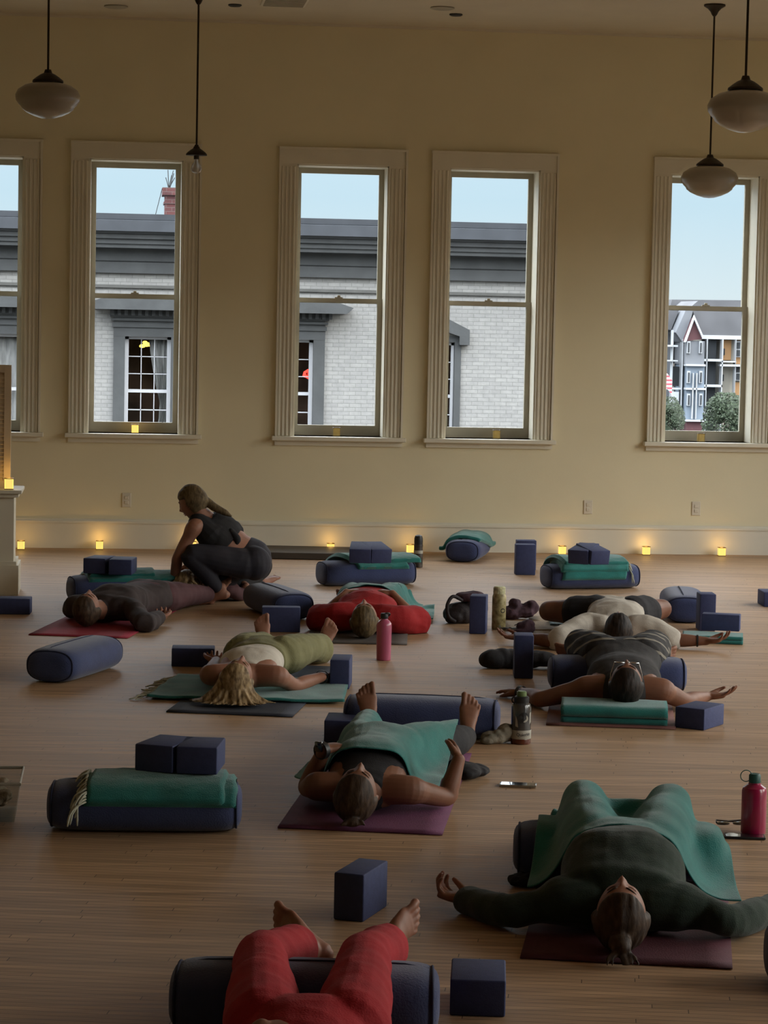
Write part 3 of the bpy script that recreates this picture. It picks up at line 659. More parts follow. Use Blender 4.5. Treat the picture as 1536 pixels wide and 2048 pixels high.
# ---------------------------------------------------------------- blankets
def wn(p, s, a, seed=0): return a*noise.noise(V((p[0]*s+seed, p[1]*s, p[2]*s)))
def wrap(bol, x0, x1, th0, th1, off, t, name='layer', parent=None, skew=0, seed=0, hang=0, m='teal', nu=46, nv=30, slack=.6):
    """one thickness of blanket laid over a bolster; angles in degrees, 0 = side facing the camera side of the bolster"""
    mb = MB(); bm = mb.bm; G1 = []; G0 = []
    for i in range(nu+1):
        u = i/nu; r1 = []; r0 = []
        for j in range(nv+1):
            v = j/nv; th = math.radians(th0+(th1-th0)*v)
            x = x0+(x1-x0)*u+skew*(v-.5)
            e = min(min(u, 1-u)*abs(x1-x0), min(v, 1-v)*.45); f = math.sqrt(max(0, 1-(1-min(1, e/(t*.6)))**2))
            y, z = sup(th, BA+off, BB+off, 2.4)
            yy, zz = sup(th, BA+off+t, BB+off+t, 2.4)
            nz_ = wn((x, th*.3, off*9), 7, .009*slack, seed)+wn((x, th*.5, 0), 22, .003, seed)
            p0 = V((x, -y, BB+z)); p1 = V((x, -yy, BB+zz)); d = (p1-p0)
            wob = wn((th*.8, seed, 0), 2, .012)
            p = p0+d*(f)+d.normalized()*nz_*f; p.x += wob
            if p.z < .006: p.z = .006
            r1.append(bm.verts.new(p)); q = p0.copy(); q.x += wob; r0.append(bm.verts.new(q))
        G1.append(r1); G0.append(r0)
    for g, fl in ((G1, 0), (G0, 1)):
        for a, b in zip(g, g[1:]):
            for k in range(nv): bm.faces.new((a[k], a[k+1], b[k+1], b[k]))
    for a, b in zip(G1, G1[1:]):
        ia = G1.index(a)
        for k in (0, nv): bm.faces.new((a[k], b[k], G0[ia+1][k], G0[ia][k]))
    for i in (0, nu):
        for k in range(nv): bm.faces.new((G1[i][k], G1[i][k+1], G0[i][k+1], G0[i][k]))
    return mb.build(name, M[m], parent, True, 1.5)
def fringe(pts, dirs, L, parent, n=14, r=.004, seed=1, drop=.5):
    rnd = random.Random(seed); mb = MB()
    for k in range(n):
        u = (k+rnd.uniform(-.25, .25))/max(1, n-1)*(len(pts)-1); u = min(max(u, 0), len(pts)-1.001); i = int(u); f = u-i
        p = pts[i].lerp(pts[i+1], f); d = dirs.copy(); d += V((rnd.uniform(-.35, .35), rnd.uniform(-.35, .35), rnd.uniform(-.2, .2))); d.normalize()
        q = [p]; l = L*rnd.uniform(.75, 1.15)
        for s in range(1, 7):
            d = (d+V((rnd.uniform(-.3, .3), rnd.uniform(-.3, .3), -drop*.4+rnd.uniform(-.2, .2)))).normalized(); z = q[-1]+d*l/6
            z.z = max(z.z, .006); q.append(z)
        mb.tube(q, [r, r*.9, r*1.05, r*.9, r, r*1.1, r*.6], 5)
    return mb.build('fringe', M['fringe'], parent, True, 2)
def bfr(b): return Matrix.Translation(b.location) @ Matrix.Rotation(b.rotation_euler[2], 4, 'Z')
def blanket_on(b, label): 
    t = empty('folded_blanket', b.location, b.rotation_euler[2]); tag(t, label, 'blanket', 'teal blankets'); return t
# foreground left pile
t = blanket_on(b_9, 'teal blanket with long cream fringe folded over the left foreground bolster')
wrap(b_9, -.215, .335, 8, 165, .004, .016, 'lower_fold', t, seed=1)
wrap(b_9, -.20, .30, 12, 160, .019, .016, 'upper_fold', t, seed=2, skew=.02)
pts = [V((-.205, -sup(math.radians(a), BA+.03, BB+.03, 2.4)[0], BB+sup(math.radians(a), BA+.03, BB+.03, 2.4)[1])) for a in range(15, 130, 8)]
fringe(pts, V((-.75, -.45, -.15)), .125, t, 24, .0042, 3, .9)
# behind the person in dark clothes
t = blanket_on(b_p8, 'teal blanket on the bolster behind the person in dark clothes')
wrap(b_p8, -.25, .36, 30, 160, .004, .02, 'lower_fold', t, seed=4); wrap(b_p8, -.22, .22, 48, 150, .022, .018, 'upper_fold', t, seed=5, skew=.04)
fringe([V((-.24, -.1, 2*BB-.02)), V((-.25, .0, 2*BB+.01)), V((-.24, .08, 2*BB))], V((-.8, -.4, -.1)), .07, t, 8, .004, 8)
# left of the thermos
t = blanket_on(b_3, 'teal blanket folded in two slanting layers left of the dark thermos')
wrap(b_3, -.14, .25, 18, 160, .004, .026, 'lower_fold', t, seed=6, skew=-.05); wrap(b_3, -.22, .32, 40, 165, .027, .024, 'upper_fold', t, seed=7, skew=-.10)
# far right pile
t = blanket_on(b_5, 'thick teal blanket folded in three layers with fringe at its right end')
wrap(b_5, -.27, .22, -8, 165, .004, .022, 'lower_fold', t, seed=9); wrap(b_5, -.27, .25, 18, 165, .023, .022, 'middle_fold', t, seed=10, skew=.03); wrap(b_5, -.28, .22, 40, 160, .043, .02, 'upper_fold', t, seed=11, skew=-.04)
fringe([V((.24, -.15, BB+.06)), V((.25, -.10, BB+.11)), V((.23, -.02, BB+.13)), V((.22, .06, BB+.13))], V((.6, -.5, -.5)), .15, t, 14, .0042, 12, 1.2)

def cloth_grid(name, m, corners, h, parent=None, nu=50, nv=40, t=.008, wav=.006, wsc=6, seed=0, sub=0, edge=.012):
    """soft sheet over corners (4 world points in order), h(x,y) -> height"""
    a, b, c, d = [V(p) for p in corners]; rows = []
    for i in range(nu+1):
        u = i/nu; r = []
        for j in range(nv+1):
            v = j/nv; p = (a.lerp(b, u)).lerp(d.lerp(c, u), v)
            p.x += wn((p.x, p.y, seed), 3.0, edge); p.y += wn((p.y, p.x, seed+3), 3.0, edge)
            p.z = h(p.x, p.y)+abs(wn((p.x, p.y, seed), wsc, wav*1.6))
            r.append(p)
        rows.append(r)
    mb = MB(); mb.grid(rows); o = mb.build(name, M[m], parent, True, 2)
    s = o.modifiers.new('thick', 'SOLIDIFY'); s.thickness = t; s.offset = 1
    return o
def folded(name, loc, rz, L, W, n, t, label=None, seed=0, parent=None, m='teal', taper=0, droop=0):
    """blanket folded in n thicknesses, rounded folds; L along x, W along y"""
    path = []; z = t/2; y0, y1 = -W/2, W/2; pitch = t*1.12
    for k in range(n):
        a, b = (y0, y1) if k % 2 == 0 else (y1, y0)
        ins = .006*((k*7) % 3)
        a += ins*sgn(-a); b += ins*sgn(-b)
        for s in range(9): path.append((a+(b-a)*s/8, z))
        if k < n-1:
            for s in range(1, 6):
                an = -PI/2+PI*s/6; path.append((b+sgn(b)*math.cos(an)*pitch/2, z+pitch/2+math.sin(an)*pitch/2))
        z += pitch
    rows = []; nx = 26
    for i in range(nx+1):
        x = -L/2+L*i/nx; r = []
        for (y, z) in path:
            q = V((x, y, z)); sc = 1-(taper*abs(2*i/nx-1)**3)
            r.append(V((x+wn((y, z*6, seed), 4, .012), y+wn((x, z*9, seed), 4, .010), max(t/2+.001, z*sc+wn((x, y, z*5+seed), 7, .003)))))
        rows.append(r)
    mb = MB(); mb.grid(rows); 
    if label: 
        o = mb.build(name, M[m], None, True, 2); o.location = loc; o.rotation_euler = (0, 0, rz); tag(o, label, 'blanket', 'teal blankets')
    else:
        o = mb.build(name, M[m], parent, True, 2)
    s = o.modifiers.new('thick', 'SOLIDIFY'); s.thickness = t*.98; s.offset = 0
    return o
def yaw_of(p, q): d = at(*q)-at(*p); return math.atan2(d.y, d.x)
# under the head of the person in the dark tank top
q = at(1239, 1452); rz = yaw_of((1128, 1444), (1350, 1452))
folded('folded_blanket', (q.x, q.y+.13, .006), rz, .50, .24, 3, .027, 'thick teal blanket folded in three under the head with glasses', 21)
# right: folded roll with a block on it
q = at(1438, 1289); rz = yaw_of((1376, 1285), (1503, 1290))
folded('folded_blanket', (q.x, q.y+.15, .001), rz, .36, .24, 2, .020, 'small folded teal blanket under a block at the right, by an open hand', 22)
# flat under the person in the white tank top
zf = lambda x, y: .012
c4 = [at(293, 1401), at(692, 1411), at(700, 1366), at(355, 1357)]
t = empty('spread_blanket', at(490, 1400)); tag(t, 'teal fringed blanket spread flat under the person in the white tank top', 'blanket', 'teal blankets')
o = cloth_grid('cloth', 'teal', [p-V((t.location.x, t.location.y, 0)) for p in c4], lambda x, y: .010, t, 60, 24, .012, .010, 5, 2, edge=.02)
o.location.z = 0
l0 = [p-V((t.location.x, t.location.y, 0))+V((0, 0, .02)) for p in (at(296, 1399), at(318, 1382), at(340, 1366), at(356, 1358))]
fringe(l0, V((-1, -.15, 0)), .10, t, 26, .004, 5, .4)

# ---------------------------------------------------------------- mats
def quad(name, p0, p1, L, m, label, t=.005, slant=0, cat='yoga mat', z=0, curl=0):
    a, b = at(*p0), at(*p1); u = (b-a).normalized(); v = V((-u.y, u.x, 0)); o_ = V(a); w_ = (b-a).length
    mb = MB(); rows = []
    for j in range(25):
        y = L*j/24; rows.append([a+u*(w_*i/8)+v*y+u*slant*y+V((0, 0, z+t+.0015+max(0, wn((i*.3, y*2, 0), 2, .002)))) for i in range(9)])
    c = (a+b)/2+v*L/2+u*slant*L/2
    rows = [[p-V((c.x, c.y, 0)) for p in r] for r in rows]
    mb.grid(rows); o = mb.build(name, M[m], None, True, 1); o.location = (c.x, c.y, 0)
    s = o.modifiers.new('thick', 'SOLIDIFY'); s.thickness = t; s.offset = -1
    return tag(o, label, cat)
M['mat_red'] = mat('red_rubber_mat', (.30, .022, .045, 1), .8, .08, 20, .2, 200)
M['mat_grey'] = mat('grey_rubber_mat', (.085, .07, .06, 1), .8, .08, 20, .2, 200)
M['mat_slate'] = mat('charcoal_rubber_mat', (.030, .036, .055, 1), .8, .08, 20, .2, 200)
M['mat_rose'] = mat('dusty_rose_mat', (.17, .07, .06, 1), .8, .08, 20, .2, 200)
M['mat_purple'] = mat('purple_rubber_mat', (.13, .030, .085, 1), .8, .10, 14, .3, 200)
M['mat_maroon'] = mat('maroon_rubber_mat', (.085, .018, .030, 1), .8, .10, 14, .3, 200)
M['mat_beige'] = mat('beige_mat', (.34, .26, .17, 1), .85, .06, 20, .2, 200)
mat_p8 = quad('yoga_mat', (57, 1270.5), (255, 1277.5), 1.73, 'mat_red', 'red yoga mat under the person in dark clothes')
mat_p7 = quad('yoga_mat', (612, 1286), (814, 1290.5), 1.73, 'mat_grey', 'grey brown yoga mat under the person in the red shirt')
mat_p4 = quad('yoga_mat', (332, 1425), (585, 1435), 1.73, 'mat_slate', 'charcoal yoga mat under the person in the white tank top')
mat_p5 = quad('yoga_mat', (1092, 1451), (1352, 1460), 1.73, 'mat_rose', 'dusty rose yoga mat under the person in the dark tank top')
mat_p3 = quad('yoga_mat', (555, 1657), (884.5, 1671.6), 1.73, 'mat_purple', 'purple yoga mat under the person covered by a teal blanket', slant=-.02)
mat_p2 = quad('yoga_mat', (1040, 1918), (1465, 1940), 1.73, 'mat_maroon', 'dark maroon yoga mat under the person in the green sweater')
mat_p6 = quad('yoga_mat', (1056, 1297), (1270, 1303), 1.6, 'mat_beige', 'beige yoga mat under the person in the white shirt')
MF = .008
# platform strip by the wall
M['dark_wood'] = mat('dark_rubber_strip', (.05, .04, .03, 1), .6, .1, 5)
a, b = at(505, 1117.5), at(700, 1121.5); u = (b-a).normalized()
o = MB().box((0, 0, .003), ((b-a).length, .6, .055), bevel=.006).build('rolled_out_mat', M['dark_wood']); o.location = (a.x, a.y, 0); o.rotation_euler = (0, 0, math.atan2(u.y, u.x)); 
o.name = 'low_platform'; tag(o, 'low dark strip platform on the floor by the wall right of the squatting person', 'platform')

# ---------------------------------------------------------------- bottles
M['pinkb'] = mat('pink_enamel', (.42, .085, .16, 1), .35, .04, 10, coat=.4)
M['thermos'] = mat('dark_patterned_steel', (.03, .022, .018, 1), .4, .6, 25, col2=(.09, .07, .055, 1))
M['floral'] = mat('yellow_floral_bottle', (.24, .17, .035, 1), .5, .4, 28, col2=(.50, .42, .20, 1))
M['creamcap'] = mat('crumpled_cream_cap', (.55, .52, .30, 1), .6, .2, 60, .5, 60)
M['smoke'] = mat('smoky_clear_plastic', (.06, .058, .056, 1), .18, .15, 12, coat=.6)
M['sticker'] = mat('pale_sticker', (.38, .36, .30, 1), .6, .1, 30)
M['stickerd'] = mat('black_sticker', (.012, .012, .013, 1), .5)
M['amber'] = mat('amber_liquid', (.10, .02, .008, 1), .2, coat=.5)
M['greencap'] = mat('olive_green_cap', (.13, .20, .07, 1), .45, .05, 20)
M['magenta'] = mat('magenta_plastic', (.30, .004, .055, 1), .3, .05, 10, coat=.5)
M['tealcap'] = mat('dark_teal_cap', (.015, .09, .075, 1), .5, .05, 20)
def bottle(name, p, label, prof, m, n=32, rz=0):
    q = at(*p); t = empty(name, (q.x, q.y, 0), rz); tag(t, label, 'bottle'); MB().lathe(prof, n).build('body', M[m], t, True, .6); return t
def loop(t, m, c, r, th, tilt, part='carry_loop', rot=0, a0=0, a1=2*PI):
    pts = [V((r*math.cos(a0+(a1-a0)*k/24), 0, r*math.sin(a0+(a1-a0)*k/24))) for k in range(25)]
    mm = Matrix.Rotation(rot, 4, 'Z') @ Matrix.Rotation(tilt, 4, 'X')
    MB().tube([V(c)+(mm @ p) for p in pts], th, 8, False).build(part, M[m], t, True, 2)
t = bottle('water_bottle', (767, 1320), 'pink metal water bottle with black looped cap before the red shirt', [(0, 0), (.037, 0), (.040, .004), (.041, .05), (.042, .15), (.042, .195), (.040, .206), (.030, .219), (.020, .226), (.019, .234), (0, .234)], 'pinkb')
MB().lathe([(0, .232), (.021, .232), (.022, .236), (.022, .255), (.018, .262), (0, .262)], 24).build('cap', M['black'], t, True)
loop(t, 'black', (.012, 0, .252), .018, .005, .9, rot=.3)
t = bottle('thermos_flask', (836, 1134.5), 'dark patterned thermos flask standing beside a floor candle', [(0, 0), (.033, 0), (.036, .004), (.036, .10), (.034, .12), (.033, .15), (.035, .17), (.034, .176), (0, .176)], 'thermos')
MB().lathe([(0, .176), (.033, .176), (.034, .20), (.033, .225), (.027, .243), (.012, .25), (0, .25)], 24).build('cap', M['black'], t, True)
MB().lathe([(.0365, .108), (.0368, .12), (.0358, .132)], 24).build('label_band', M['sticker'], t, True)
t = bottle('water_bottle', (997, 1258.5), 'tall yellow floral bottle with crumpled cream top', [(0, 0), (.041, 0), (.043, .004), (.043, .20), (.040, .212), (.036, .222), (0, .222)], 'floral')
MB().lathe([(0, .220), (.037, .220), (.038, .224), (.038, .258), (.030, .266), (0, .264)], 16).build('cap', M['creamcap'], t, False)
loop(t, 'black', (.018, -.042, .12), .012, .0022, 0, 'ring')
t = bottle('sport_bottle', (1041, 1486.5), 'stout sport bottle with stickers and green cap near the rose mat', [(0, 0), (.040, 0), (.044, .006), (.0445, .05), (.0445, .165), (.040, .178), (.031, .184), (.031, .19), (0, .19)], 'smoke', 40)
MB().lathe([(.0445, .001), (.0452, .004), (.0452, .022), (.0446, .024)], 40).build('tinted_base', M['amber'], t, True)
MB().lathe([(.0452, .024), (.0462, .026), (.0462, .062), (.0452, .064)], 40).build('paper_label', M['sticker'], t, True)
MB().lathe([(0, .186), (.033, .186), (.034, .19), (.034, .208), (.028, .213), (0, .213)], 28).build('collar', M['black'], t, True)
MB().lathe([(0, .212), (.021, .212), (.0225, .216), (.0215, .232), (.017, .236), (0, .236)], 24).build('cap', M['greencap'], t, True)
loop(t, 'black', (-.030, 0, .196), .014, .003, 0, 'carry_loop')
def wrapped_disc(t, name, m, th0, z0, pts2d, r, parent=None, d=.0006):
    """flat outline pts2d (u along the surface, v up) wrapped round a bottle of radius r"""
    mb = MB(); 
    vs1 = [mb.bm.verts.new(((r+d)*math.sin(th0+u/r), -(r+d)*math.cos(th0+u/r), z0+v)) for u, v in pts2d]
    c = sum((x.co for x in vs1), V())/len(vs1); ang = math.atan2(c.x, -c.y); rr = r+d
    cv = mb.bm.verts.new((rr*math.sin(ang), -rr*math.cos(ang), c.z))
    for i in range(len(vs1)): mb.bm.faces.new((cv, vs1[i], vs1[(i+1) % len(vs1)]))
    return mb.build(name, M[m], t, False)
circ = lambda r, cx=0, cy=0, n=26, a=1: [(cx+r*a*math.cos(2*PI*k/n), cy+r*math.sin(2*PI*k/n)) for k in range(n)]
wrapped_disc(t, 'round_sticker', 'stickerd', 0.10, .122, circ(.024), .0448)
cres = [(.017*math.cos(a), .017*math.sin(a)) for a in [math.radians(x) for x in range(-110, 61, 10)]]+[(.004*0+.0125*math.cos(a)+.001, .003+.0125*math.sin(a)) for a in [math.radians(x) for x in range(55, -96, -10)]]
wrapped_disc(t, 'moon_emblem', 'sticker', 0.18, .118, cres, .0456)
wrapped_disc(t, 'side_sticker', 'sticker', -.62, .112, [(-.006, -.03), (.008, -.034), (.004, -.005), (-.006, .022)], .0448)
wrapped_disc(t, 'side_sticker', 'sticker', .95, .12, [(-.006, -.03), (.006, -.02), (.006, .028), (-.006, .02)], .0448)
# lettering on the paper label
M['ink'] = mat('label_ink', (.05, .05, .06, 1), .7)
def lettering(text, size, mtx, m, parent, name='lettering', wrapr=None, ext=.0004):
    cu = bpy.data.curves.new('t', 'FONT'); cu.body = text; cu.size = size; cu.align_x = 'CENTER'; cu.align_y = 'CENTER'; cu.extrude = ext; cu.resolution_u = 3
    o = bpy.data.objects.new('t', cu); C.objects.link(o); dg = bpy.context.evaluated_depsgraph_get(); me = bpy.data.meshes.new_from_object(o.evaluated_get(dg)); bpy.data.objects.remove(o); bpy.data.curves.remove(cu)
    me.name = name
    for v in me.vertices:
        x, y, z = v.co
        v.co = (wrapr*math.sin(x/wrapr), -wrapr*math.cos(x/wrapr)-z, y) if wrapr else (x, -z, y)
        v.co = mtx @ v.co
    me.materials.clear(); return link(name, me, M[m], parent)
lettering('QuietW', .020, Matrix.Translation((0, 0, .045)) @ Matrix.Rotation(.12, 4, 'Z'), 'ink', t, 'label_lettering', .0468)
t = bottle('water_bottle', (1506, 1669), 'magenta plastic bottle with dark teal cap and ring at the right', [(0, 0), (.040, 0), (.046, .008), (.0475, .016), (.0475, .164), (.043, .176), (.024, .189), (.023, .195), (0, .195)], 'magenta', 12)
MB().lathe([(0, .193), (.021, .193), (.022, .197), (.022, .222), (.018, .228), (0, .226)], 20).build('cap', M['tealcap'], t, True)
loop(t, 'tealcap', (-.033, 0, .220), .021, .0018, 0, 'carry_loop')
# ---------------------------------------------------------------- phones
def phone(p0, p1, z, label, w_=.073, mtop='chrome'):
    a, b = at(*p0, z), at(*p1, z); u = (b-a); u.z = 0; l = .150; u.normalize(); v = V((-u.y, u.x, 0)); c = a+u*l/2+v*w_/2
    t = empty('mobile_phone', (c.x, c.y, z), math.atan2(u.y, u.x)); tag(t, label, 'phone')
    MB().box((-l/2, -w_/2, .001), (l/2, w_/2, .0095), bevel=.003).build('case', M[mtop], t, True, .6)
    MB().box((-l/2+.006, -w_/2+.005, .0092), (l/2-.006, w_/2-.005, .0100)).build('screen', M['screen'], t)
M['screen'] = mat('dark_glass_screen', (.01, .01, .012, 1), .08, coat=1)
phone((998, 1574), (1071, 1577), 0, 'silver edged phone lying on the floor in the open middle')
phone((1449, 1678), (1491, 1679.5), 0, 'black phone lying beside the magenta bottle', mtop='black')
# ---------------------------------------------------------------- figures
def frame3(side, ax):
    """orthonormal frame: ax kept, side made perpendicular"""
    ax = ax.normalized(); s = (side-ax*side.dot(ax)).normalized(); return s, ax, s.cross(ax)
class Blob:
    def __init__(s): s.v = []; s.f = []
    def add(s, vs, fs):
        o = len(s.v); s.v += [tuple(v) for v in vs]; s.f += [tuple(i+o for i in f) for f in fs]; return s
    def rings(s, rings):
        n = len(rings[0]); vs = [p for r in rings for p in r]; fs = []
        for i in range(len(rings)-1):
            for k in range(n): fs.append((i*n+k, i*n+(k+1) % n, (i+1)*n+(k+1) % n, (i+1)*n+k))
        fs.append(tuple(range(n))[::-1]); fs.append(tuple((len(rings)-1)*n+k for k in range(n))); return s.add(vs, fs)
    def cap(s, p0, p1, r0, r1, n=14, flat=1, side=None):
        p0, p1 = V(p0), V(p1); ax = (p1-p0); L_ = ax.length
        if L_ < 1e-6: ax = V((0, 0, 1)); L_ = 0
        sd, ax, up = frame3(side or ax.orthogonal(), ax); R = []
        for a in (-80, -55, -30, 0): 
            a = math.radians(a); R.append((p0+ax*r0*math.sin(a), r0*math.cos(a)))
        for a in (0, 30, 55, 80):
            a = math.radians(a); R.append((p1+ax*r1*math.sin(a), r1*math.cos(a)))
        return s.rings([[c+(sd*math.cos(2*PI*k/n)+up*flat*math.sin(2*PI*k/n))*r for k in range(n)] for c, r in R])
    def chain(s, pts, rs, **k):
        for a, b, r0, r1 in zip(pts, pts[1:], rs, rs[1:]): s.cap(a, b, r0, r1, **k)
        return s
    def limb(s, pts, rs, n=18):
        """one smooth tapering limb through the points"""
        P = [V(p) for p in pts]; out = []
        for i in range(len(P)-1):
            a = P[max(i-1, 0)]; b = P[i]; c = P[i+1]; d = P[min(i+2, len(P)-1)]
            for q in range(6):
                t = q/6; t2 = t*t; t3 = t2*t
                out.append((.5*((2*b)+(c-a)*t+(2*a-5*b+4*c-d)*t2+(3*b-a-3*c+d)*t3), rs[i]+(rs[i+1]-rs[i])*(t*t*(3-2*t))))
        out.append((P[-1], rs[-1])); t0 = (out[1][0]-out[0][0]).normalized(); t1 = (out[-1][0]-out[-2][0]).normalized()
        st = [(out[0][0]-t0*out[0][1]*math.sin(math.radians(a)), out[0][1]*math.cos(math.radians(a))) for a in (78, 50, 25)]
        en = [(out[-1][0]+t1*out[-1][1]*math.sin(math.radians(a)), out[-1][1]*math.cos(math.radians(a))) for a in (25, 50, 78)]
        out = st+out+en; up = None; R = []
        for i, (p, r) in enumerate(out):
            t = (out[min(i+1, len(out)-1)][0]-out[max(i-1, 0)][0]).normalized()
            if up is None: up = t.orthogonal().normalized()
            up = (up-t*up.dot(t)).normalized(); w = t.cross(up)
            R.append([p+(up*math.cos(2*PI*k/n)+w*math.sin(2*PI*k/n))*r for k in range(n)])
        return s.rings(R)
    def loft(s, secs, side, n=28, dome=.5, sq=2.3):
        """secs: (centre, half width, half depth)"""
        P = [V(c[0]) for c in secs]; R = []; ex = []
        for i in range(len(P)-1):
            a = P[max(i-1, 0)]; b = P[i]; c = P[i+1]; d = P[min(i+2, len(P)-1)]
            for q in range(5):
                t = q/5; e = t*t*(3-2*t); t2 = t*t; t3 = t2*t
                ex.append((.5*((2*b)+(c-a)*t+(2*a-5*b+4*c-d)*t2+(3*b-a-3*c+d)*t3), secs[i][1]+(secs[i+1][1]-secs[i][1])*e, secs[i][2]+(secs[i+1][2]-secs[i][2])*e))
        ex.append((P[-1], secs[-1][1], secs[-1][2]))
        t0 = (ex[1][0]-ex[0][0]).normalized(); t1 = (ex[-1][0]-ex[-2][0]).normalized()
        st = [(ex[0][0]-t0*ex[0][2]*dome*math.sin(math.radians(a)), ex[0][1]*math.cos(math.radians(a)), ex[0][2]*math.cos(math.radians(a))) for a in (75, 50, 25)]
        en = [(ex[-1][0]+t1*ex[-1][2]*dome*math.sin(math.radians(a)), ex[-1][1]*math.cos(math.radians(a)), ex[-1][2]*math.cos(math.radians(a))) for a in (25, 50, 75)]
        ex = st+ex+en
        for i, (p, a, b) in enumerate(ex):
            t = (ex[min(i+1, len(ex)-1)][0]-ex[max(i-1, 0)][0]).normalized(); sd, _, up = frame3(V(side), t)
            r = []
            for k in range(n):
                x, y = sup(2*PI*k/n, a, b, sq); r.append(p+sd*x+up*y)
            R.append(r)
        return s.rings(R)
    def ell(s, c, r, side=V((1, 0, 0)), ax=V((0, 0, 1)), n=18, m=12):
        sd, ax, up = frame3(V(side), V(ax)); R = []
        for i in range(m):
            a = -PI/2+PI*(i+.5)/m
            R.append([V(c)+ax*r[2]*math.sin(a)+(sd*r[0]*math.cos(2*PI*k/n)+up*r[1]*math.sin(2*PI*k/n))*math.cos(a) for k in range(n)])
        return s.rings(R)
    def mesh(s, name, m, parent, vox=.006, sm=3, wr=0, wrs=9, floor=None, seed=0, stretch=None):
        me = bpy.data.meshes.new(name); me.from_pydata(s.v, [], s.f); me.update()
        bm = bmesh.new(); bm.from_mesh(me); bmesh.ops.recalc_face_normals(bm, faces=bm.faces[:]); bm.to_mesh(me); bm.free()
        o = bpy.data.objects.new(name, me); C.objects.link(o)
        r = o.modifiers.new('r', 'REMESH'); r.mode = 'VOXEL'; r.voxel_size = vox; r.use_smooth_shade = True
        if sm: q = o.modifiers.new('s', 'SMOOTH'); q.factor = .5; q.iterations = sm
        dg = bpy.context.evaluated_depsgraph_get(); new = bpy.data.meshes.new_from_object(o.evaluated_get(dg))
        bpy.data.objects.remove(o); bpy.data.meshes.remove(me); new.name = name
        if wr or floor is not None:
            nn = [V(v.normal) for v in new.vertices]
            for v, vn in zip(new.vertices, nn):
                p = V(v.co)
                if wr:
                    q = V((p.x+seed, p.y, p.z))
                    k = noise.noise(q*wrs)+.5*noise.noise(q*wrs*2.1)+.5*(1-abs(noise.noise(V((q.x*wrs*.9+5, q.y*wrs*1.1, q.z*wrs*.9))+.6*noise.noise_vector(q*wrs*.5))*2.2))-.35
                    v.co = p+vn*wr*k
                if floor is not None and v.co.z < floor: v.co.z = floor+(v.co.z-floor)*.05
        new.materials.clear(); new.materials.append(M[m]); new.polygons.foreach_set('use_smooth', [True]*len(new.polygons))
        o = bpy.data.objects.new(name, new); C.objects.link(o); o.parent = parent
        if parent is not None: o.matrix_parent_inverse = parent.matrix_world.inverted() if False else Matrix.Translation(-parent.location)
        return o
# ------------------------------------------------ head
GB = [(0, -.022, .011, .013, .024), (0, .004, .009, .020, .011), (.011, -.028, .006, .006, .009), (-.011, -.028, .006, .006, .009),
      (.031, .010, .014, .010, -.012), (-.031, .010, .014, .010, -.012), (.031, .007, .010, .0065, .008), (-.031, .007, .010, .0065, .008),
      (.028, .027, .018, .006, .005), (-.028, .027, .018, .006, .005), (.042, -.022, .018, .018, .005), (-.042, -.022, .018, .018, .005),
      (0, -.050, .018, .004, .007), (0, -.061, .015, .0045, .008), (0, -.0555, .018, .0015, -.003), (0, -.071, .015, .005, -.004), (0, -.092, .018, .014, .011)]
HS, HF, HU = .074, .093, .112
def jaw(u): return 1-.34*max(0, -u/HU)**1.3
def face_f(s_, u_):
    k = 1-(s_/(HS*jaw(u_)))**2-(u_/HU)**2
    f = HF*math.sqrt(max(0, k))
    return f+sum(a*math.exp(-((s_-cs)/ss)**2-((u_-cu)/su)**2) for cs, cu, ss, su, a in GB)
def head_local(n=72, m=56):
    R = []
    for i in range(m):
        a = -PI/2+PI*(i+.5)/m; r = []
        for k in range(n):
            b = 2*PI*k/n; ns, nf, nu = math.cos(a)*math.sin(b), math.cos(a)*math.cos(b), math.sin(a)
            u = HU*nu; s_ = HS*jaw(u)*ns; f = HF*nf
            if nf > 0:
                w_ = min(1, nf/.35)
                f += w_*sum(q*math.exp(-((s_-cs)/ss)**2-((u-cu)/su)**2) for cs, cu, ss, su, q in GB)
            else:
                if u < -.02: f *= 1-.35*min(1, (-.02-u)/.06)
                else: f *= 1.03
            r.append((s_, f, u))
        R.append(r)
    return R
HL = head_local()
def put(c, S, F, U, p, k=1): return c+(S*p[0]+F*p[1]+U*p[2])*k
def hframe(up, face):
    U = V(up).normalized(); F = V(face); F = (F-U*F.dot(U)).normalized(); S = F.cross(U); return S, F, U
def add_head(b, c, up, face, k=1.0):
    S, F, U = hframe(up, face)
    b.rings([[put(c, S, F, U, p, k) for p in r] for r in HL])
    for s_ in (-1, 1):
        e = put(c, S, F, U, (s_*.074, -.008, -.004), k)
        b.ell(e, (.006*k, .017*k, .029*k), side=S+F*s_*.35, ax=U*.97-F*.15, n=12, m=9)
        b.ell(put(c, S, F, U, (s_*.076, -.004, -.026), k), (.006*k, .009*k, .010*k), side=S, ax=U, n=10, m=8)
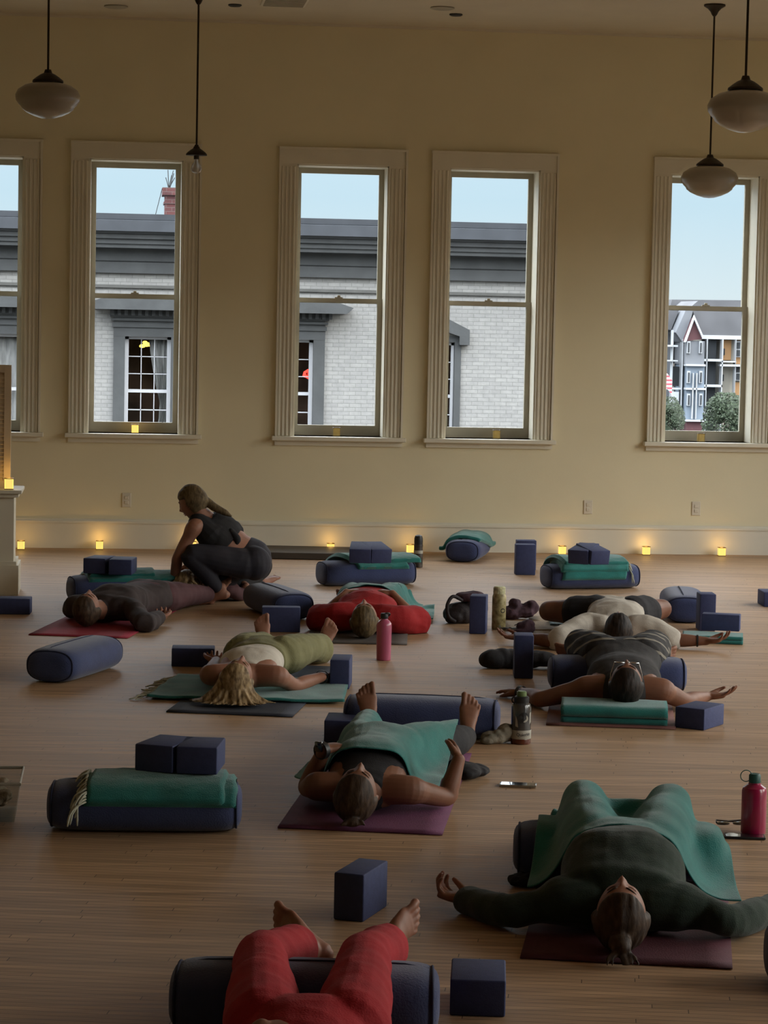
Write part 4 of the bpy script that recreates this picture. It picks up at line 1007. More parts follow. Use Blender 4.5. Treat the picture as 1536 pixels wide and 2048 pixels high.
def face_bits(par, c, up, face, k, brow='brow', lips='lips'):
    S, F, U = hframe(up, face)
    def line(pts, r, name, m):
        b = MB(); b.tube([put(c, S, F, U, (s_, face_f(s_, u_)+o_, u_), k) for s_, u_, o_ in pts], r, 7)
        o = b.build(name, M[m], par, True, 2); o.matrix_parent_inverse = Matrix.Translation(-par.location)
    for q in (-1, 1):
        line([(q*(.013+.006*i), .029+.0045*math.sin(i/5*PI*.8), -.0003) for i in range(6)], [k*x for x in (.0020, .0032, .0034, .0030, .0024, .0012)], 'eyebrow', brow)
        line([(q*(.020+.0045*i), .0035-.0028*math.sin(i/5*PI), .0002) for i in range(6)], [.0012*k]*6, 'eyelashes', brow)
    line([(-.020+.005*i, -.0505+.0012*math.cos(i*1.57), -.001) for i in range(9)], [k*x for x in (.0012, .003, .0036, .0038, .0034, .0038, .0036, .003, .0012)], 'upper_lip', lips)
    line([(-.017+.00425*i, -.0605-.001*math.sin(i/8*PI), -.0015) for i in range(9)], [k*x for x in (.0012, .0032, .0042, .0046, .0047, .0046, .0042, .0032, .0012)], 'lower_lip', lips)
def add_hair(b, c, up, face, k, thick=.012, line_u=.058, line_f=.030, seed=0, rough=.004, low=-.075):
    """hair shell over the skull; the face stays free"""
    S, F, U = hframe(up, face)
    R = []
    for r in HL:
        q = []
        for (s_, f, u) in r:
            d = V((s_, f, u)).normalized()
            # how far inside the hairline
            m1 = (u-(line_u-.010*(abs(s_)/.07)))/.012; m2 = ((line_f-.012)-f-max(0, -u)*.25)/.016
            mk = max(m1, m2); mk = min(mk, (u-low)/.02)
            w_ = max(0., min(1., mk*.5+.5)); w_ = w_*w_*(3-2*w_)
            str_ = noise.noise(V((math.atan2(s_, abs(u)+.03)*9+seed, d.y*2, d.z*1.5)))*rough+noise.noise(V((math.atan2(s_, abs(u)+.03)*28+seed, d.y*3, d.z*2)))*rough*.6
            off = -.012+(thick+.012+str_)*w_
            q.append(put(c, S, F, U, V((s_, f if f < .08 else .08, u))+d*off, k))
        R.append(q)
    b.rings(R)
# ------------------------------------------------ hands and feet
def add_hand(b, w, d, pn, thumb, k=1.0, curl=.35, spread=.10):
    """w wrist, d direction to the fingertips, pn out of the palm, thumb: vector to the thumb side"""
    D = V(d).normalized(); N = V(pn); N = (N-D*N.dot(D)).normalized(); T_ = D.cross(N)
    if T_.dot(V(thumb)) < 0: T_ = -T_
    w = V(w); P = lambda x, y, z: w+(T_*x+D*y+N*z)*k      # x to the thumb, y along, z out of the palm
    b.loft([(P(0, -.012, 0), .026*k, .019*k), (P(0, .012, 0), .029*k, .018*k), (P(0, .045, -.002), .039*k, .0155*k), (P(0, .082, -.002), .041*k, .0125*k)], T_, n=18, dome=.6)
    for i, (x, L_, r, y0) in enumerate(((.030, .068, .0088, .080), (.0105, .077, .0092, .085), (-.010, .071, .0088, .082), (-.029, .055, .0078, .074))):
        a = P(x, y0-.012, -.002); an = curl*(.55+.15*i); dr = D+T_*spread*(x/.02); dr.normalize(); pts = [a]; rr = r*k
        for sg in (.46, .30, .24):
            v = (dr*math.cos(an)+N*math.sin(an)).normalized(); pts.append(pts[-1]+v*(L_+.012)*sg*k*1.0); an += curl
        b.chain(pts, [rr*1.06, rr, rr*.94, rr*.82], n=10)
    base = P(.024, .020, .006); m1 = P(.047, .046, .012+.01*curl); m2 = P(.056, .072, .016+.02*curl); m3 = P(.056, .094, .02+.03*curl)
    b.chain([base, m1, m2, m3], [.015*k, .0122*k, .0105*k, .0085*k], n=10)
def add_foot(b, an, toe, sole, big, k=1.0):
    """an ankle joint, toe: heel to toe direction, sole: out of the sole, big: towards the big toe"""
    D = V(toe).normalized(); N = V(sole); N = (N-D*N.dot(D)).normalized(); B_ = D.cross(N)
    if B_.dot(V(big)) < 0: B_ = -B_
    P = lambda x, y, z: V(an)+(B_*x+D*y+N*z)*k
    b.loft([(P(0, -.050, .045), .022*k, .022*k), (P(0, -.035, .040), .031*k, .031*k), (P(0, 0, .030), .033*k, .036*k), (P(.002, .045, .036), .033*k, .029*k), (P(.003, .09, .046), .040*k, .021*k), (P(.003, .125, .052), .045*k, .0155*k), (P(.001, .138, .055), .043*k, .013*k)], B_, n=20, dome=.7)
    b.cap(P(0, -.02, -.01), P(0, .01, .03), .034*k, .034*k)
    for i, (x, y, r, l) in enumerate(((.033, .150, .0135, .036), (.0115, .153, .0088, .032), (-.0065, .147, .0083, .030), (-.0225, .139, .0078, .026), (-.037, .127, .0078, .022))):
        b.chain([P(x*.90, y-.022, .054), P(x, y+l*.45, .049), P(x, y+l, .057)], [r*k*.95, r*k*.88, r*k*1.05], n=10)
def mid(a, b, t): return V(a).lerp(V(b), t)
def person(J, label, skin='skin_light', hk=1.0, g=1.0, gt=1.0, vox=.006, eyes=True, hairf=None, hairm='hair_brown', clothes=(), bare=None, floor=.004):
    """J: joints in world space.  clothes: list of (kind, material, options)"""
    base = V((J['pelvis'].x, J['pelvis'].y, 0)); t = empty('person', base); tag(t, label, 'person')
    side = J['side']; b = Blob(); ga = J.get('ga', .92)
    add_head(b, J['head'], J['up'], J['face'], hk)
    U = V(J['up']).normalized(); S, F, _ = hframe(J['up'], J['face'])
    nk = J['head']-U*.075*hk-F*.018*hk
    b.limb([J['head']-U*.03*hk-F*.02, nk, J['neck']], [.054*hk, .052*hk*g, .062*g])
    tor = [(J['neck'], .075*g, .055*g), (J['shc'], .150*g, .075*gt), (J['chest'], .152*g, .100*gt), (mid(J['chest'], J['waist'], .6), .135*g, .094*gt), (J['waist'], .135*g, .092*gt), (J['pelvis'], .165*g, .100*gt), (J['crotch'], .135*g, .078*gt)]
    b.loft(tor, side)
    for k in 'LR':
        if 'sh'+k in J:
            b.limb([mid(J['shc'], J['sh'+k], .45), J['sh'+k], mid(J['sh'+k], J['el'+k], .4), J['el'+k], mid(J['el'+k], J['wr'+k], .3), J['wr'+k]], [.060*g, .056*g, .047*g*ga, .039*g*ga, .040*g*ga, .026])
            if 'hd'+k in J: add_hand(b, J['wr'+k], J['hd'+k], J['hn'+k], J['ht'+k], J.get('hk', 1.0), J.get('hc'+k, .35))
        if 'hip'+k in J:
            kn, an = J['kn'+k], J['an'+k]
            b.limb([J['hip'+k], mid(J['hip'+k], kn, .35), mid(J['hip'+k], kn, .8), kn, mid(kn, an, .3), mid(kn, an, .75), an], [.088*g, .082*g, .063*g, .056*g, .056*g, .038*g, .034])
            if 'td'+k in J: add_foot(b, an, J['td'+k], J['sn'+k], J['bt'+k], J.get('fk', 1.0))
    core = Blob(); core.loft(tor, side)
    for k in 'LR':
        if 'hip'+k in J: core.limb([J['hip'+k], J['kn'+k], J['an'+k]], [.088*g, .060*g, .036])
    J['core'] = (core.v, core.f)
    b.mesh('body', skin, t, J.get('bv', vox), 2, floor=floor)
    if eyes: face_bits(t, J['head'], J['up'], J['face'], hk, hairm)
    if hairf:
        hb = Blob(); hairf(hb, J, hk); hb.mesh('hair', hairm, t, min(vox, .005), J.get('hsm', 1), floor=floor)
    for kind, m, o in clothes:
        c = Blob(); e = o.get('off', .010)
        if kind == 'top':
            tt = [(p, a+e, d+e) for p, a, d in tor]
            lo = o.get('low', 5)     # how many torso sections are covered
            st = o.get('start', 1)
            secs = tt[st:lo+1]
            if o.get('belly'): secs = [(p+V((0, 0, o['belly']*.4)) if i in (2, 3) else p, a+o['belly']*.6, d+(o['belly'] if i in (1, 2, 3) else 0)) for i, (p, a, d) in enumerate(secs)]
            if o.get('shw'): secs[1-st] = (secs[1-st][0], o['shw']*g, secs[1-st][2])
            if o.get('shw') and st == 1: secs.insert(0, (mid(J['shc'], J['neck'], .45), o['shw']*g*.92, secs[0][2]*.8))
            c.loft(secs, side, dome=.15)
            if o.get('collar'): c.limb([mid(J['shc'], J['neck'], .2), mid(J['shc'], J['neck'], .95)], [.085*g, .066*g])
            if o.get('straps'):
                for q in (-1, 1):
                    w_ = side.normalized()*q*.085*g; c.cap(J['shc']+w_, J['chest']+w_*1.1, .060*gt+e, .085*gt+e)
                    if o.get('bib'): c.cap(mid(J['shc'], J['neck'], .25)+w_*.75, J['chest']+w_*.9, .050*gt+e, .09*gt+e)
            sl_ = o.get('sleeve', 0); fl = o.get('flare', 0)
            for k in 'LR':
                if sl_ > 0 and 'sh'+k in J:
                    sh, el_, wr = J['sh'+k], J['el'+k], J['wr'+k]
                    if sl_ <= 1:
                        c.limb([mid(J['shc'], sh, .5), sh, mid(sh, el_, sl_)], [.066*g+e, .062*g+e, .052*g*ga+e+fl])
                    else:
                        c.limb([mid(J['shc'], sh, .5), sh, mid(sh, el_, .5), el_, mid(el_, wr, min(.97, sl_-1))], [.066*g+e, .060*g+e, .050*g*ga+e, .043*g*ga+e+fl*.5, .028+e+fl])
        elif kind == 'bottoms':
            pel = o.get('from', 4)
            tt = [(p, a+e, d+e) for p, a, d in tor][pel:]
            c.loft(tt, side, dome=.3); L_ = o.get('len', 2); fl = o.get('flare', 0)
            for k in 'LR':
                if 'hip'+k in J:
                    h_, kn, an = J['hip'+k], J['kn'+k], J['an'+k]
                    if L_ <= 1: c.limb([h_, mid(h_, kn, L_*.5), mid(h_, kn, L_)], [.094*g+e, .086*g+e, (.086-.028*L_)*g+e+fl])
                    else: c.limb([h_, mid(h_, kn, .35), mid(h_, kn, .8), kn, mid(kn, an, .3), mid(kn, an, max(.35, L_-1))], [.092*g+e, .086*g+e, .067*g+e, .060*g+e, .059*g+e, .042*g+e+fl])
        ob = c.mesh(o.get('name', {'top': 'shirt', 'bottoms': 'trousers'}[kind]), m, t, vox*1.15, 2, wr=o.get('wr', .004), wrs=o.get('wrs', 9), floor=floor, seed=o.get('seed', 0))
        J[o.get('name', kind)] = ob
    return t
def lie(O, az, z0=.008):
    az = V((az.x, az.y, 0)).normalized(); rt = V((az.y, -az.x, 0)); return az, rt, (lambda x, y, z: V((O.x, O.y, 0))+rt*x+az*y+V((0, 0, z+z0)))
def supine(O, az, z0=.008, head_z=.10, g=1, tilt=0, roll=0, hx=0):
    az, rt, P = lie(O, az, z0)
    J = {'side': rt, 'head': P(hx, 0, head_z), 'up': -az+V((0, 0, tilt)), 'face': V((0, 0, 1))+rt*roll,
         'neck': P(0, .185, .085), 'shc': P(0, .245, .088), 'chest': P(0, .40, .112), 'waist': P(0, .64, .105), 'pelvis': P(0, .84, .108), 'crotch': P(0, .93, .10),
         'shR': P(.172*g, .255, .078), 'shL': P(-.172*g, .255, .078), 'elR': P(.25, .52, .05), 'elL': P(-.25, .52, .05), 'wrR': P(.29, .74, .045), 'wrL': P(-.29, .74, .045),
         'hdR': az, 'hdL': az, 'hnR': V((0, 0, 1)), 'hnL': V((0, 0, 1)), 'htR': rt, 'htL': -rt,
         'hipR': P(.09*g, .88, .10), 'hipL': P(-.09*g, .88, .10), 'knR': P(.12, 1.28, .075), 'knL': P(-.12, 1.28, .075), 'anR': P(.15, 1.66, .06), 'anL': P(-.15, 1.66, .06),
         'tdR': V((0, 0, 1))+rt*.5+az*.25, 'tdL': V((0, 0, 1))-rt*.5+az*.25, 'snR': az, 'snL': az, 'btR': -rt, 'btL': rt}
    return J, P, az, rt
def skinm(n, c): M[n] = mat(n, c, .55, .07, 14, .05, 120, spec=.35); M[n].node_tree.nodes['Principled BSDF'].inputs['Subsurface Weight'].default_value = .06
skinm('skin_light', (.29, .135, .085, 1)); skinm('skin_tan', (.21, .092, .052, 1)); skinm('skin_brown', (.17, .072, .040, 1))
M['lips'] = mat('lip_colour', (.27, .10, .08, 1), .45, .05, 20)
def hairmat(n, c, c2): M[n] = mat(n, c, .62, .0, 1, .3, 70, col2=c2, spec=.22, stretch=(3, .45, 1.3)); 
hairmat('hair_brown', (.030, .018, .011, 1), (.075, .045, .026, 1)); hairmat('hair_dark', (.010, .007, .006, 1), (.028, .018, .013, 1))
hairmat('hair_sandy', (.075, .052, .026, 1), (.17, .12, .06, 1)); hairmat('hair_blond', (.12, .075, .035, 1), (.42, .30, .16, 1))
for nm in ('hair_brown', 'hair_dark', 'hair_sandy', 'hair_blond'):
    for nd in M[nm].node_tree.nodes:
        if nd.type == 'TEX_NOISE': nd.inputs['Scale'].default_value = 24
M['sweater'] = mat('dark_green_knit', (.017, .034, .021, 1), .95, .15, 30, .3, 260, sheen=.15)
M['cap_black'] = mat('black_jersey', (.014, .013, .015, 1), .9, .15, 20, .2, 200)
M['char'] = mat('charcoal_jersey', (.030, .028, .028, 1), .9, .15, 20, .2, 200)
M['dkbrown'] = mat('dark_brown_jersey', (.040, .028, .028, 1), .9, .2, 10, .2, 200)
M['wine'] = mat('wine_leggings', (.075, .028, .032, 1), .85, .1, 10, .15, 200)
M['redtee'] = mat('red_cotton', (.32, .009, .011, 1), .9, .12, 8, .2, 160)
M['redtr'] = mat('red_trouser_cotton', (.38, .009, .015, 1), .9, .12, 8, .25, 180)
M['whitetee'] = mat('white_cotton', (.44, .40, .34, 1), .9, .06, 8, .2, 160)
M['cream'] = mat('cream_rib_tank', (.60, .55, .47, 1), .9, .05, 8, .2, 200)
M['olive'] = mat('olive_trouser_cotton', (.20, .19, .085, 1), .9, .1, 8, .25, 160)
M['navyleg'] = mat('dark_navy_leggings', (.016, .014, .022, 1), .8, .15, 10, .1, 200)
def striped(name, base, line, scale, th=.5, dirv=(0, 0, 1), width=.12):
    m = mat(name, base, .9, .1, 12, .2, 160); n = m.node_tree; b = n.nodes['Principled BSDF']; L = n.links
    tc = [x for x in n.nodes if x.type == 'TEX_COORD'][0]; src = b.inputs['Base Color'].links[0].from_socket
    vm = n.nodes.new('ShaderNodeVectorMath'); vm.operation = 'DOT_PRODUCT'; vm.inputs[1].default_value = dirv; L.new(tc.outputs['Object'], vm.inputs[0])
    a = n.nodes.new('ShaderNodeMath'); a.operation = 'MULTIPLY'; a.inputs[1].default_value = scale; L.new(vm.outputs['Value'], a.inputs[0])
    f = n.nodes.new('ShaderNodeMath'); f.operation = 'FRACT'; L.new(a.outputs[0], f.inputs[0])
    c = n.nodes.new('ShaderNodeMath'); c.operation = 'LESS_THAN'; c.inputs[1].default_value = width; L.new(f.outputs[0], c.inputs[0])
    mx = n.nodes.new('ShaderNodeMix'); mx.data_type = 'RGBA'; L.new(c.outputs[0], mx.inputs[0]); L.new(src, mx.inputs[6]); mx.inputs[7].default_value = line; L.new(mx.outputs[2], b.inputs['Base Color'])
    M[name] = m; return m
import numpy as np
def wverts(o):
    mw = (Matrix.Translation(o.parent.location) @ Matrix.Rotation(o.parent.rotation_euler[2], 4, 'Z') @ (o.matrix_parent_inverse)) if o.parent else Matrix.Translation(o.location) @ Matrix.Rotation(o.rotation_euler[2], 4, 'Z')
    return [mw @ v.co for v in o.data.vertices], [tuple(p.vertices) for p in o.data.polygons]
def bvh(objs, extra=None):
    vs = []; fs = []
    if extra: vs += [V(q) for q in extra.v]; fs += list(extra.f)
    for o in objs:
        a, f = wverts(o); k = len(vs); vs += a; fs += [tuple(i+k for i in q) for q in f]
    return BVHTree.FromPolygons(vs, fs)
def drape(name, m, corners, objs, label, nu=90, nv=80, clear=.012, g=.0009, it=260, wav=.006, wsc=7, th=.007, seed=0, edge=.02, floor=.012, cat='blanket', core=None, extra=None, lock=None, bias=None, fold=0, foldn=7, bow=0):
    tree = bvh(objs, extra) if core is None else BVHTree.FromPolygons([V(q) for q in core[0]], core[1]); a, b, c, d = [V(p) for p in corners]
    X = np.zeros((nu+1, nv+1)); Y = X.copy(); Sp = X.copy()
    for i in range(nu+1):
        for j in range(nv+1):
            u, v = i/nu, j/nv; p = (a.lerp(b, u)).lerp(d.lerp(c, u), v)+((a+b)/2-(c+d)/2).normalized()*bow*(1-(2*u-1)**2)*(1-v)
            p.x += wn((p.x*1.0, p.y, seed), 2.5, edge); p.y += wn((p.y, p.x, seed+3), 2.5, edge)
            h = tree.ray_cast(V((p.x, p.y, 3)), V((0, 0, -1)))
            X[i, j], Y[i, j] = p.x, p.y; Sp[i, j] = max(floor, (h[0].z+clear) if h[0] else floor)
    H = Sp.copy(); Hm = Sp.max()
    H = np.minimum(H+.25, Hm)
    for k in range(it):
        P = np.pad(H, 1, mode='edge'); av = (P[:-2, 1:-1]+P[2:, 1:-1]+P[1:-1, :-2]+P[1:-1, 2:])/4
        H = np.maximum(Sp, av-g)
    wv = np.zeros_like(H)
    for i in range(nu+1):
        for j in range(nv+1):
            q = V((X[i, j], Y[i, j], seed)); air = min(1, max(.25, (H[i, j]-Sp[i, j])/.03))
            wv[i, j] = wn(q, wsc, wav)+wn(q, wsc*2.4, wav*.45)+ (fold*air*math.sin(foldn*(Y[i, j]*.35+X[i, j])+3*noise.noise(q*1.7)) if fold else 0)
    H = np.maximum(H+wv, floor*.9)
    c0 = V((X.mean(), Y.mean(), 0))
    mb = MB(); mb.grid([[V((X[i, j], Y[i, j], H[i, j]))-c0 for j in range(nv+1)] for i in range(nu+1)])
    o = mb.build(name, M[m], None, True, 3); o.location = c0; s = o.modifiers.new('thick', 'SOLIDIFY'); s.thickness = th; s.offset = 0
    s = o.modifiers.new('round', 'SUBSURF'); s.levels = 1; s.render_levels = 1
    if label: tag(o, label, cat, 'teal blankets')
    return o
def kids_of(t, names=('body', 'shirt', 'trousers', 'cover')): return [o for o in C.objects if o.parent == t and o.type == 'MESH' and o.name.split('.')[0] in names]
def dist(a, b): return (V(a)-V(b)).length
def check(tag_, J):
    print('LEN', tag_, *['%s ua%.2f fa%.2f' % (k, dist(J['sh'+k], J['el'+k]), dist(J['el'+k], J['wr'+k])) for k in 'LR' if 'sh'+k in J], *['%s th%.2f sh%.2f' % (k, dist(J['hip'+k], J['kn'+k]), dist(J['kn'+k], J['an'+k])) for k in 'LR' if 'hip'+k in J])
Z = V((0, 0, 1))
# ---- person in the dark green sweater (right foreground)
O = at(1240, 1905); az = at(1247, 1740)-O
J, P, az, rt = supine(O, az, .008, .105, 1.12)
J['chest'].z += .02; J['waist'].z += .025; J['shc'].z += .01
J['bv'] = .0045; J['ga'] = .72
J['shL'], J['shR'] = P(-.175, .23, .085), P(.175, .23, .085)
J['elL'], J['wrL'] = at(1010, 1822, .055), at(930, 1799, .042); J['elR'], J['wrR'] = at(1466, 1842, .06), at(1562, 1812, .045)
J['hdL'] = at(862, 1780, .05)-J['wrL']; J['hnL'] = V((.05, .1, 1)); J['htL'] = V((-.1, 1, .2)); J['hcL'] = .72
J['hdR'] = at(1640, 1800, .05)-J['wrR']; J['hnR'] = Z; J['htR'] = V((.1, 1, 0))
for k_ in ('waist', 'pelvis', 'crotch'): J[k_] = J[k_]-az*.10
J['hipL'], J['hipR'] = P(-.10, .74, .13), P(.10, .74, .13)
J['knL'], J['knR'] = at(1168, 1612, .205), at(1338, 1616, .205); J['anL'], J['anR'] = P(-.10, 1.34, .06), P(.11, 1.34, .06); J['tdL'] = V((-1, .6, .15)); J['tdR'] = V((1, .6, .15))
check('P2', J)
def hf(b, J, k):
    c = J['head']; add_hair(b, c, J['up'], J['face'], k, .014, .056, .028, 1)
    b.ell(c+J['up'].normalized()*.125+V((0, 0, -.055)), (.036, .034, .030)); b.ell(c+J['up'].normalized()*.150+V((.006, 0, -.062)), (.028, .026, .022))
    for i in range(7):
        q = c+J['up'].normalized()*(.15)+V((.02*math.sin(i*1.9), 0, -.07)); b.chain([q, q+V((.03*math.sin(i*2.3), -.03, -.015)), q+V((.035*math.sin(i*2.3), -.055, -.028))], [.008, .006, .003])
p2 = person(J, 'person in a dark green sweater lying with arms spread wide on a maroon mat', 'skin_light', 1.0, 1.12, 1.15, .0055, True, hf, 'hair_brown',
    [('top', 'sweater', dict(name='sweater', sleeve=1.93, off=.014, low=6, belly=.02, flare=.008, wr=.007, wrs=8, collar=True, start=0)), ('bottoms', 'cap_black', dict(off=.008, len=1.95))])
# undershirt hem at belly
sw = Blob(); sw.cap(J['knL']-Z*.035, J['knR']-Z*.035, .05, .05); sw.cap(mid(J['knL'], J['hipL'], .5)-Z*.02, mid(J['knR'], J['hipR'], .5)-Z*.02, .05, .05)
drape('draped_blanket', 'teal', [at(1050, 1802), at(1482, 1822), at(1390, 1655), at(1105, 1655)], kids_of(p2, ('body', 'trousers', 'sweater'))+kids_of(b_10), 'teal blanket spread over the raised knees of the person in the green sweater', seed=31, extra=sw, fold=.008, foldn=9, wav=.008, g=.0009)
# ---- person covered by the teal blanket (centre)
O = at(711, 1652); az = at(822, 1478)-O
J, P, az, rt = supine(O, az, .008, .112, 1.0, roll=.12)
J['head'] = P(-.0, -.005, .112)
J['shL'], J['shR'] = P(-.175, .235, .09), P(.175, .235, .09)
J['bv'] = .0042
J['elL'], J['wrL'] = at(614, 1574, .06), at(648, 1500, .225); J['hdL'] = at(706, 1484, .235)-J['wrL']; J['hnL'] = -Z; J['htL'] = V((0, 1, 0)); J['hcL'] = .25
J['elR'], J['wrR'] = at(893, 1594, .05), at(917, 1520, .185); J['hdR'] = at(903, 1455, .245)-J['wrR']; J['hnR'] = V((-1, 0, -.35)); J['htR'] = V((0, .3, 1)); J['hcR'] = .18
J['anL'], J['anR'] = at(742, 1452, .075), at(936, 1472, .08); J['hipL'], J['hipR'] = P(-.1, .90, .11), P(.1, .90, .11)
J['knL'], J['knR'] = mid(J['hipL'], J['anL'], .5)+Z*.02, mid(J['hipR'], J['anR'], .5)+rt*.05+Z*.01
J['tdL'] = V((-.12, .25, 1)); J['tdR'] = V((.18, .35, 1)); J['snL'] = J['snR'] = V((0, 1, -.2)); J['btL'] = rt; J['btR'] = -rt; J['fk'] = 1.02
check('P3', J)
def hf(b, J, k):
    add_hair(b, J['head'], J['up'], J['face'], k, .010, .050, .020, 2, .003)
    U = J['up'].normalized(); q = J['head']+U*.10+V((.0, 0, -.085)); b.ell(q, (.034, .022, .018))
    for i in range(9): b.chain([q, q+V((.035*math.sin(i*1.3), -.010, .006*math.cos(i*2))), q+V((.045*math.sin(i*1.3+.4), -.022, -.006))], [.009, .007, .004])
p3 = person(J, 'person lying on a purple mat with chest and hips under a teal blanket', 'skin_tan', 1.02, 1.0, 1.05, .0055, True, hf, 'hair_brown',
    [('top', 'cap_black', dict(name='tank_top', start=0, shw=.118, low=5, off=.008, wr=.003)), ('bottoms', 'cap_black', dict(name='leggings', off=.007, len=1.86, wr=.002))])
MB().tube([J['wrL']+V((.030*math.cos(a), .012*math.sin(a)*0, .030*math.sin(a))) for a in [2*PI*i/20 for i in range(21)]], .004, 8, False)
def band(par, c, ax, r, w_, m, name):
    s_, a_, u_ = frame3(V((1, .2, .3)), V(ax)); mb = MB(); rows = []
    for x, k in ((-w_/2, r), (-w_/2, r+.003), (w_/2, r+.003), (w_/2, r), (-w_/2, r)): rows.append([V(c)+a_*x+(s_*math.cos(2*PI*i/20)+u_*math.sin(2*PI*i/20))*k for i in range(20)])
    mb.grid(rows, True); o = mb.build(name, M[m], par, True, .6); o.matrix_parent_inverse = Matrix.Translation(-par.location); return o
w_ = band(p3, J['wrL']-(J['hdL'].normalized()*.012), J['hdL'], .031, .022, 'black', 'watch_strap')
q = J['wrL']+V((-.022, -.018, .016)); o = MB().box((-.017, -.006, -.02), (.017, .006, .02), bevel=.004).build('watch_face', M['screen'], w_, True)
o.matrix_parent_inverse = Matrix.Translation(-p3.location) @ Matrix.Translation(q) @ Matrix.Rotation(-.7, 4, 'Z') @ Matrix.Rotation(-.4, 4, 'X'); w_.matrix_parent_inverse = Matrix.Translation(-p3.location); o.matrix_parent_inverse = Matrix.Translation(q) @ Matrix.Rotation(-.7, 4, 'Z')
body3 = kids_of(p3, ('body', 'tank_top', 'leggings'))
drape('draped_blanket', 'teal', [at(594, 1586, .02), at(872, 1604, .02), at(918, 1500, .02), at(700, 1487, .02)], body3, 'teal blanket laid over the chest and hips of the person on the purple mat', seed=41, nu=100, nv=80, core=J['core'], clear=.034, g=.0007, wav=.009, fold=.010, foldn=8, edge=.03, bow=.16)
# black garment beside the calf
def lump(name, pts, m, label, cat, vox=.006, wr=.006, wrs=14, sm=2, group=None, floor=.002):
    b = Blob()
    for c, r in pts: b.ell(c, r)
    c0 = V((sum(p[0][0] for p in pts)/len(pts), sum(p[0][1] for p in pts)/len(pts), 0)); e = None
    o = b.mesh(name, m, None, vox, sm, wr=wr, wrs=wrs, floor=floor)
    o.data.transform(Matrix.Translation(-c0)); o.location = c0
    return tag(o, label, cat, group)
q = at(930, 1540, .03); lump('folded_garment', [(q, (.07, .12, .03)), (q+V((.05, .04, -.005)), (.06, .09, .022)), (q+V((-.02, .09, 0)), (.05, .08, .03))], 'cap_black', 'black garment lying on the floor beside the purple mat', 'garment')

# ---- person with blond hair in a white tank top
O = at(473, 1408); az = at(590, 1300)-O
J, P, az, rt = supine(O, az, .022, .105, .95, roll=.30)
J['face'] = Z+rt*.22-az*.10
J['shL'], J['shR'] = P(-.165, .22, .085), P(.165, .215, .09)
J['elL'], J['wrL'] = at(420, 1345, .05), at(432, 1322, .06); J['hdL'] = at(424, 1310, .04)-J['wrL']
J['elR'], J['wrR'] = at(590, 1371, .045), at(643, 1354, .06); J['hdR'] = at(668, 1338, .06)-J['wrR']; J['hnR'] = -Z; J['htR'] = V((-1, 0, .2)); J['hcR'] = .4
J['anL'], J['anR'] = at(528, 1296, .05), at(642, 1299, .055)
J['hipL'], J['hipR'] = P(-.1, .80, .11), P(.1, .80, .11); J['knL'] = mid(J['hipL'], J['anL'], .5)+Z*.03; J['knR'] = mid(J['hipR'], J['anR'], .5)+rt*.05+Z*.03
J['tdL'] = V((-.08, .2, 1)); J['tdR'] = V((.42, .35, 1)); J['snL'] = V((0, 1, 0)); J['snR'] = V((.2, 1, -.2)); J['btL'] = rt; J['btR'] = -rt
J['hsm'] = 4
check('P4', J)
def hf(b, J, k):
    c = J['head']; S, F, U = hframe(J['up'], J['face']); add_hair(b, c, J['up'], J['face'], k, .014, .056, .030, 3)
    rnd = random.Random(5)
    for i in range(170):
        a = rnd.uniform(-1.15, 1.15); r0 = c+S*.085*math.sin(a)+U*.085*math.cos(a)+F*rnd.uniform(-.07, -.005)
        out = (S*math.sin(a*1.05)+U*math.cos(a)*.55).normalized(); L_ = rnd.uniform(.04, .10)
        p1 = r0+out*L_*.30+V((0, 0, -.035)); p2_ = V((r0+out*L_)); p2_.z = .028; p3_ = p2_+out*rnd.uniform(.02, .05)+S*rnd.uniform(-.03, .03); p3_.z = .024
        b.chain([r0, p1, p2_, p3_], [.010, .0085, .0065, .0025], n=7)
p4 = person(J, 'person with loose blond hair, white tank top and olive trousers, lying down', 'skin_light', 1.0, .97, .86, .006, True, hf, 'hair_blond',
    [('top', 'cream', dict(name='tank_top', start=1, shw=.10, low=5, off=.009, wr=.004, wrs=12)), ('bottoms', 'olive', dict(off=.018, len=1.72, flare=.03, wr=.006))])
band(p4, J['wrR']+J['hdR'].normalized()*.005, J['hdR'], .032, .014, 'black', 'bracelet')

# ---- person in the dark tank top with glasses
O = at(1248, 1438); az = at(1240, 1330)-O
J, P, az, rt = supine(O, az, .008, .165, 1.05, tilt=.05)
J['head'] = P(.005, 0, .160); J['neck'] = P(0, .175, .13); J['shc'] = P(0, .24, .11)
J['shL'], J['shR'] = P(-.18, .235, .10), P(.18, .235, .10)
J['elL'], J['wrL'] = at(1084, 1398, .05), at(1042, 1385, .035); J['hdL'] = at(1000, 1378, .03)-J['wrL']; J['hnL'] = -Z; J['htL'] = V((.2, -1, 0)); J['hcL'] = .15
J['elR'], J['wrR'] = at(1370, 1402, .05), at(1414, 1393, .04); J['hdR'] = at(1445, 1390, .05)-J['wrR']; J['hnR'] = Z; J['htR'] = V((.2, 1, .3)); J['hcR'] = .3
J['chest'].z += .015; J['waist'] = P(0, .64, .125); J['pelvis'] = P(0, .84, .16); J['crotch'] = P(0, .93, .19); J['hipL'], J['hipR'] = P(-.10, .87, .17), P(.10, .87, .17)
J['knL'], J['knR'] = at(1160, 1290, .20), at(1308, 1291, .20); J['anL'], J['anR'] = P(-.20, 1.62, .07), P(.20, 1.62, .07); J['tdL'] = V((-1, .6, .1)); J['tdR'] = V((1, .6, .1))
check('P5', J)
def hf(b, J, k): add_hair(b, J['head'], J['up'], J['face'], k, .009, .054, .030, 4, .003)
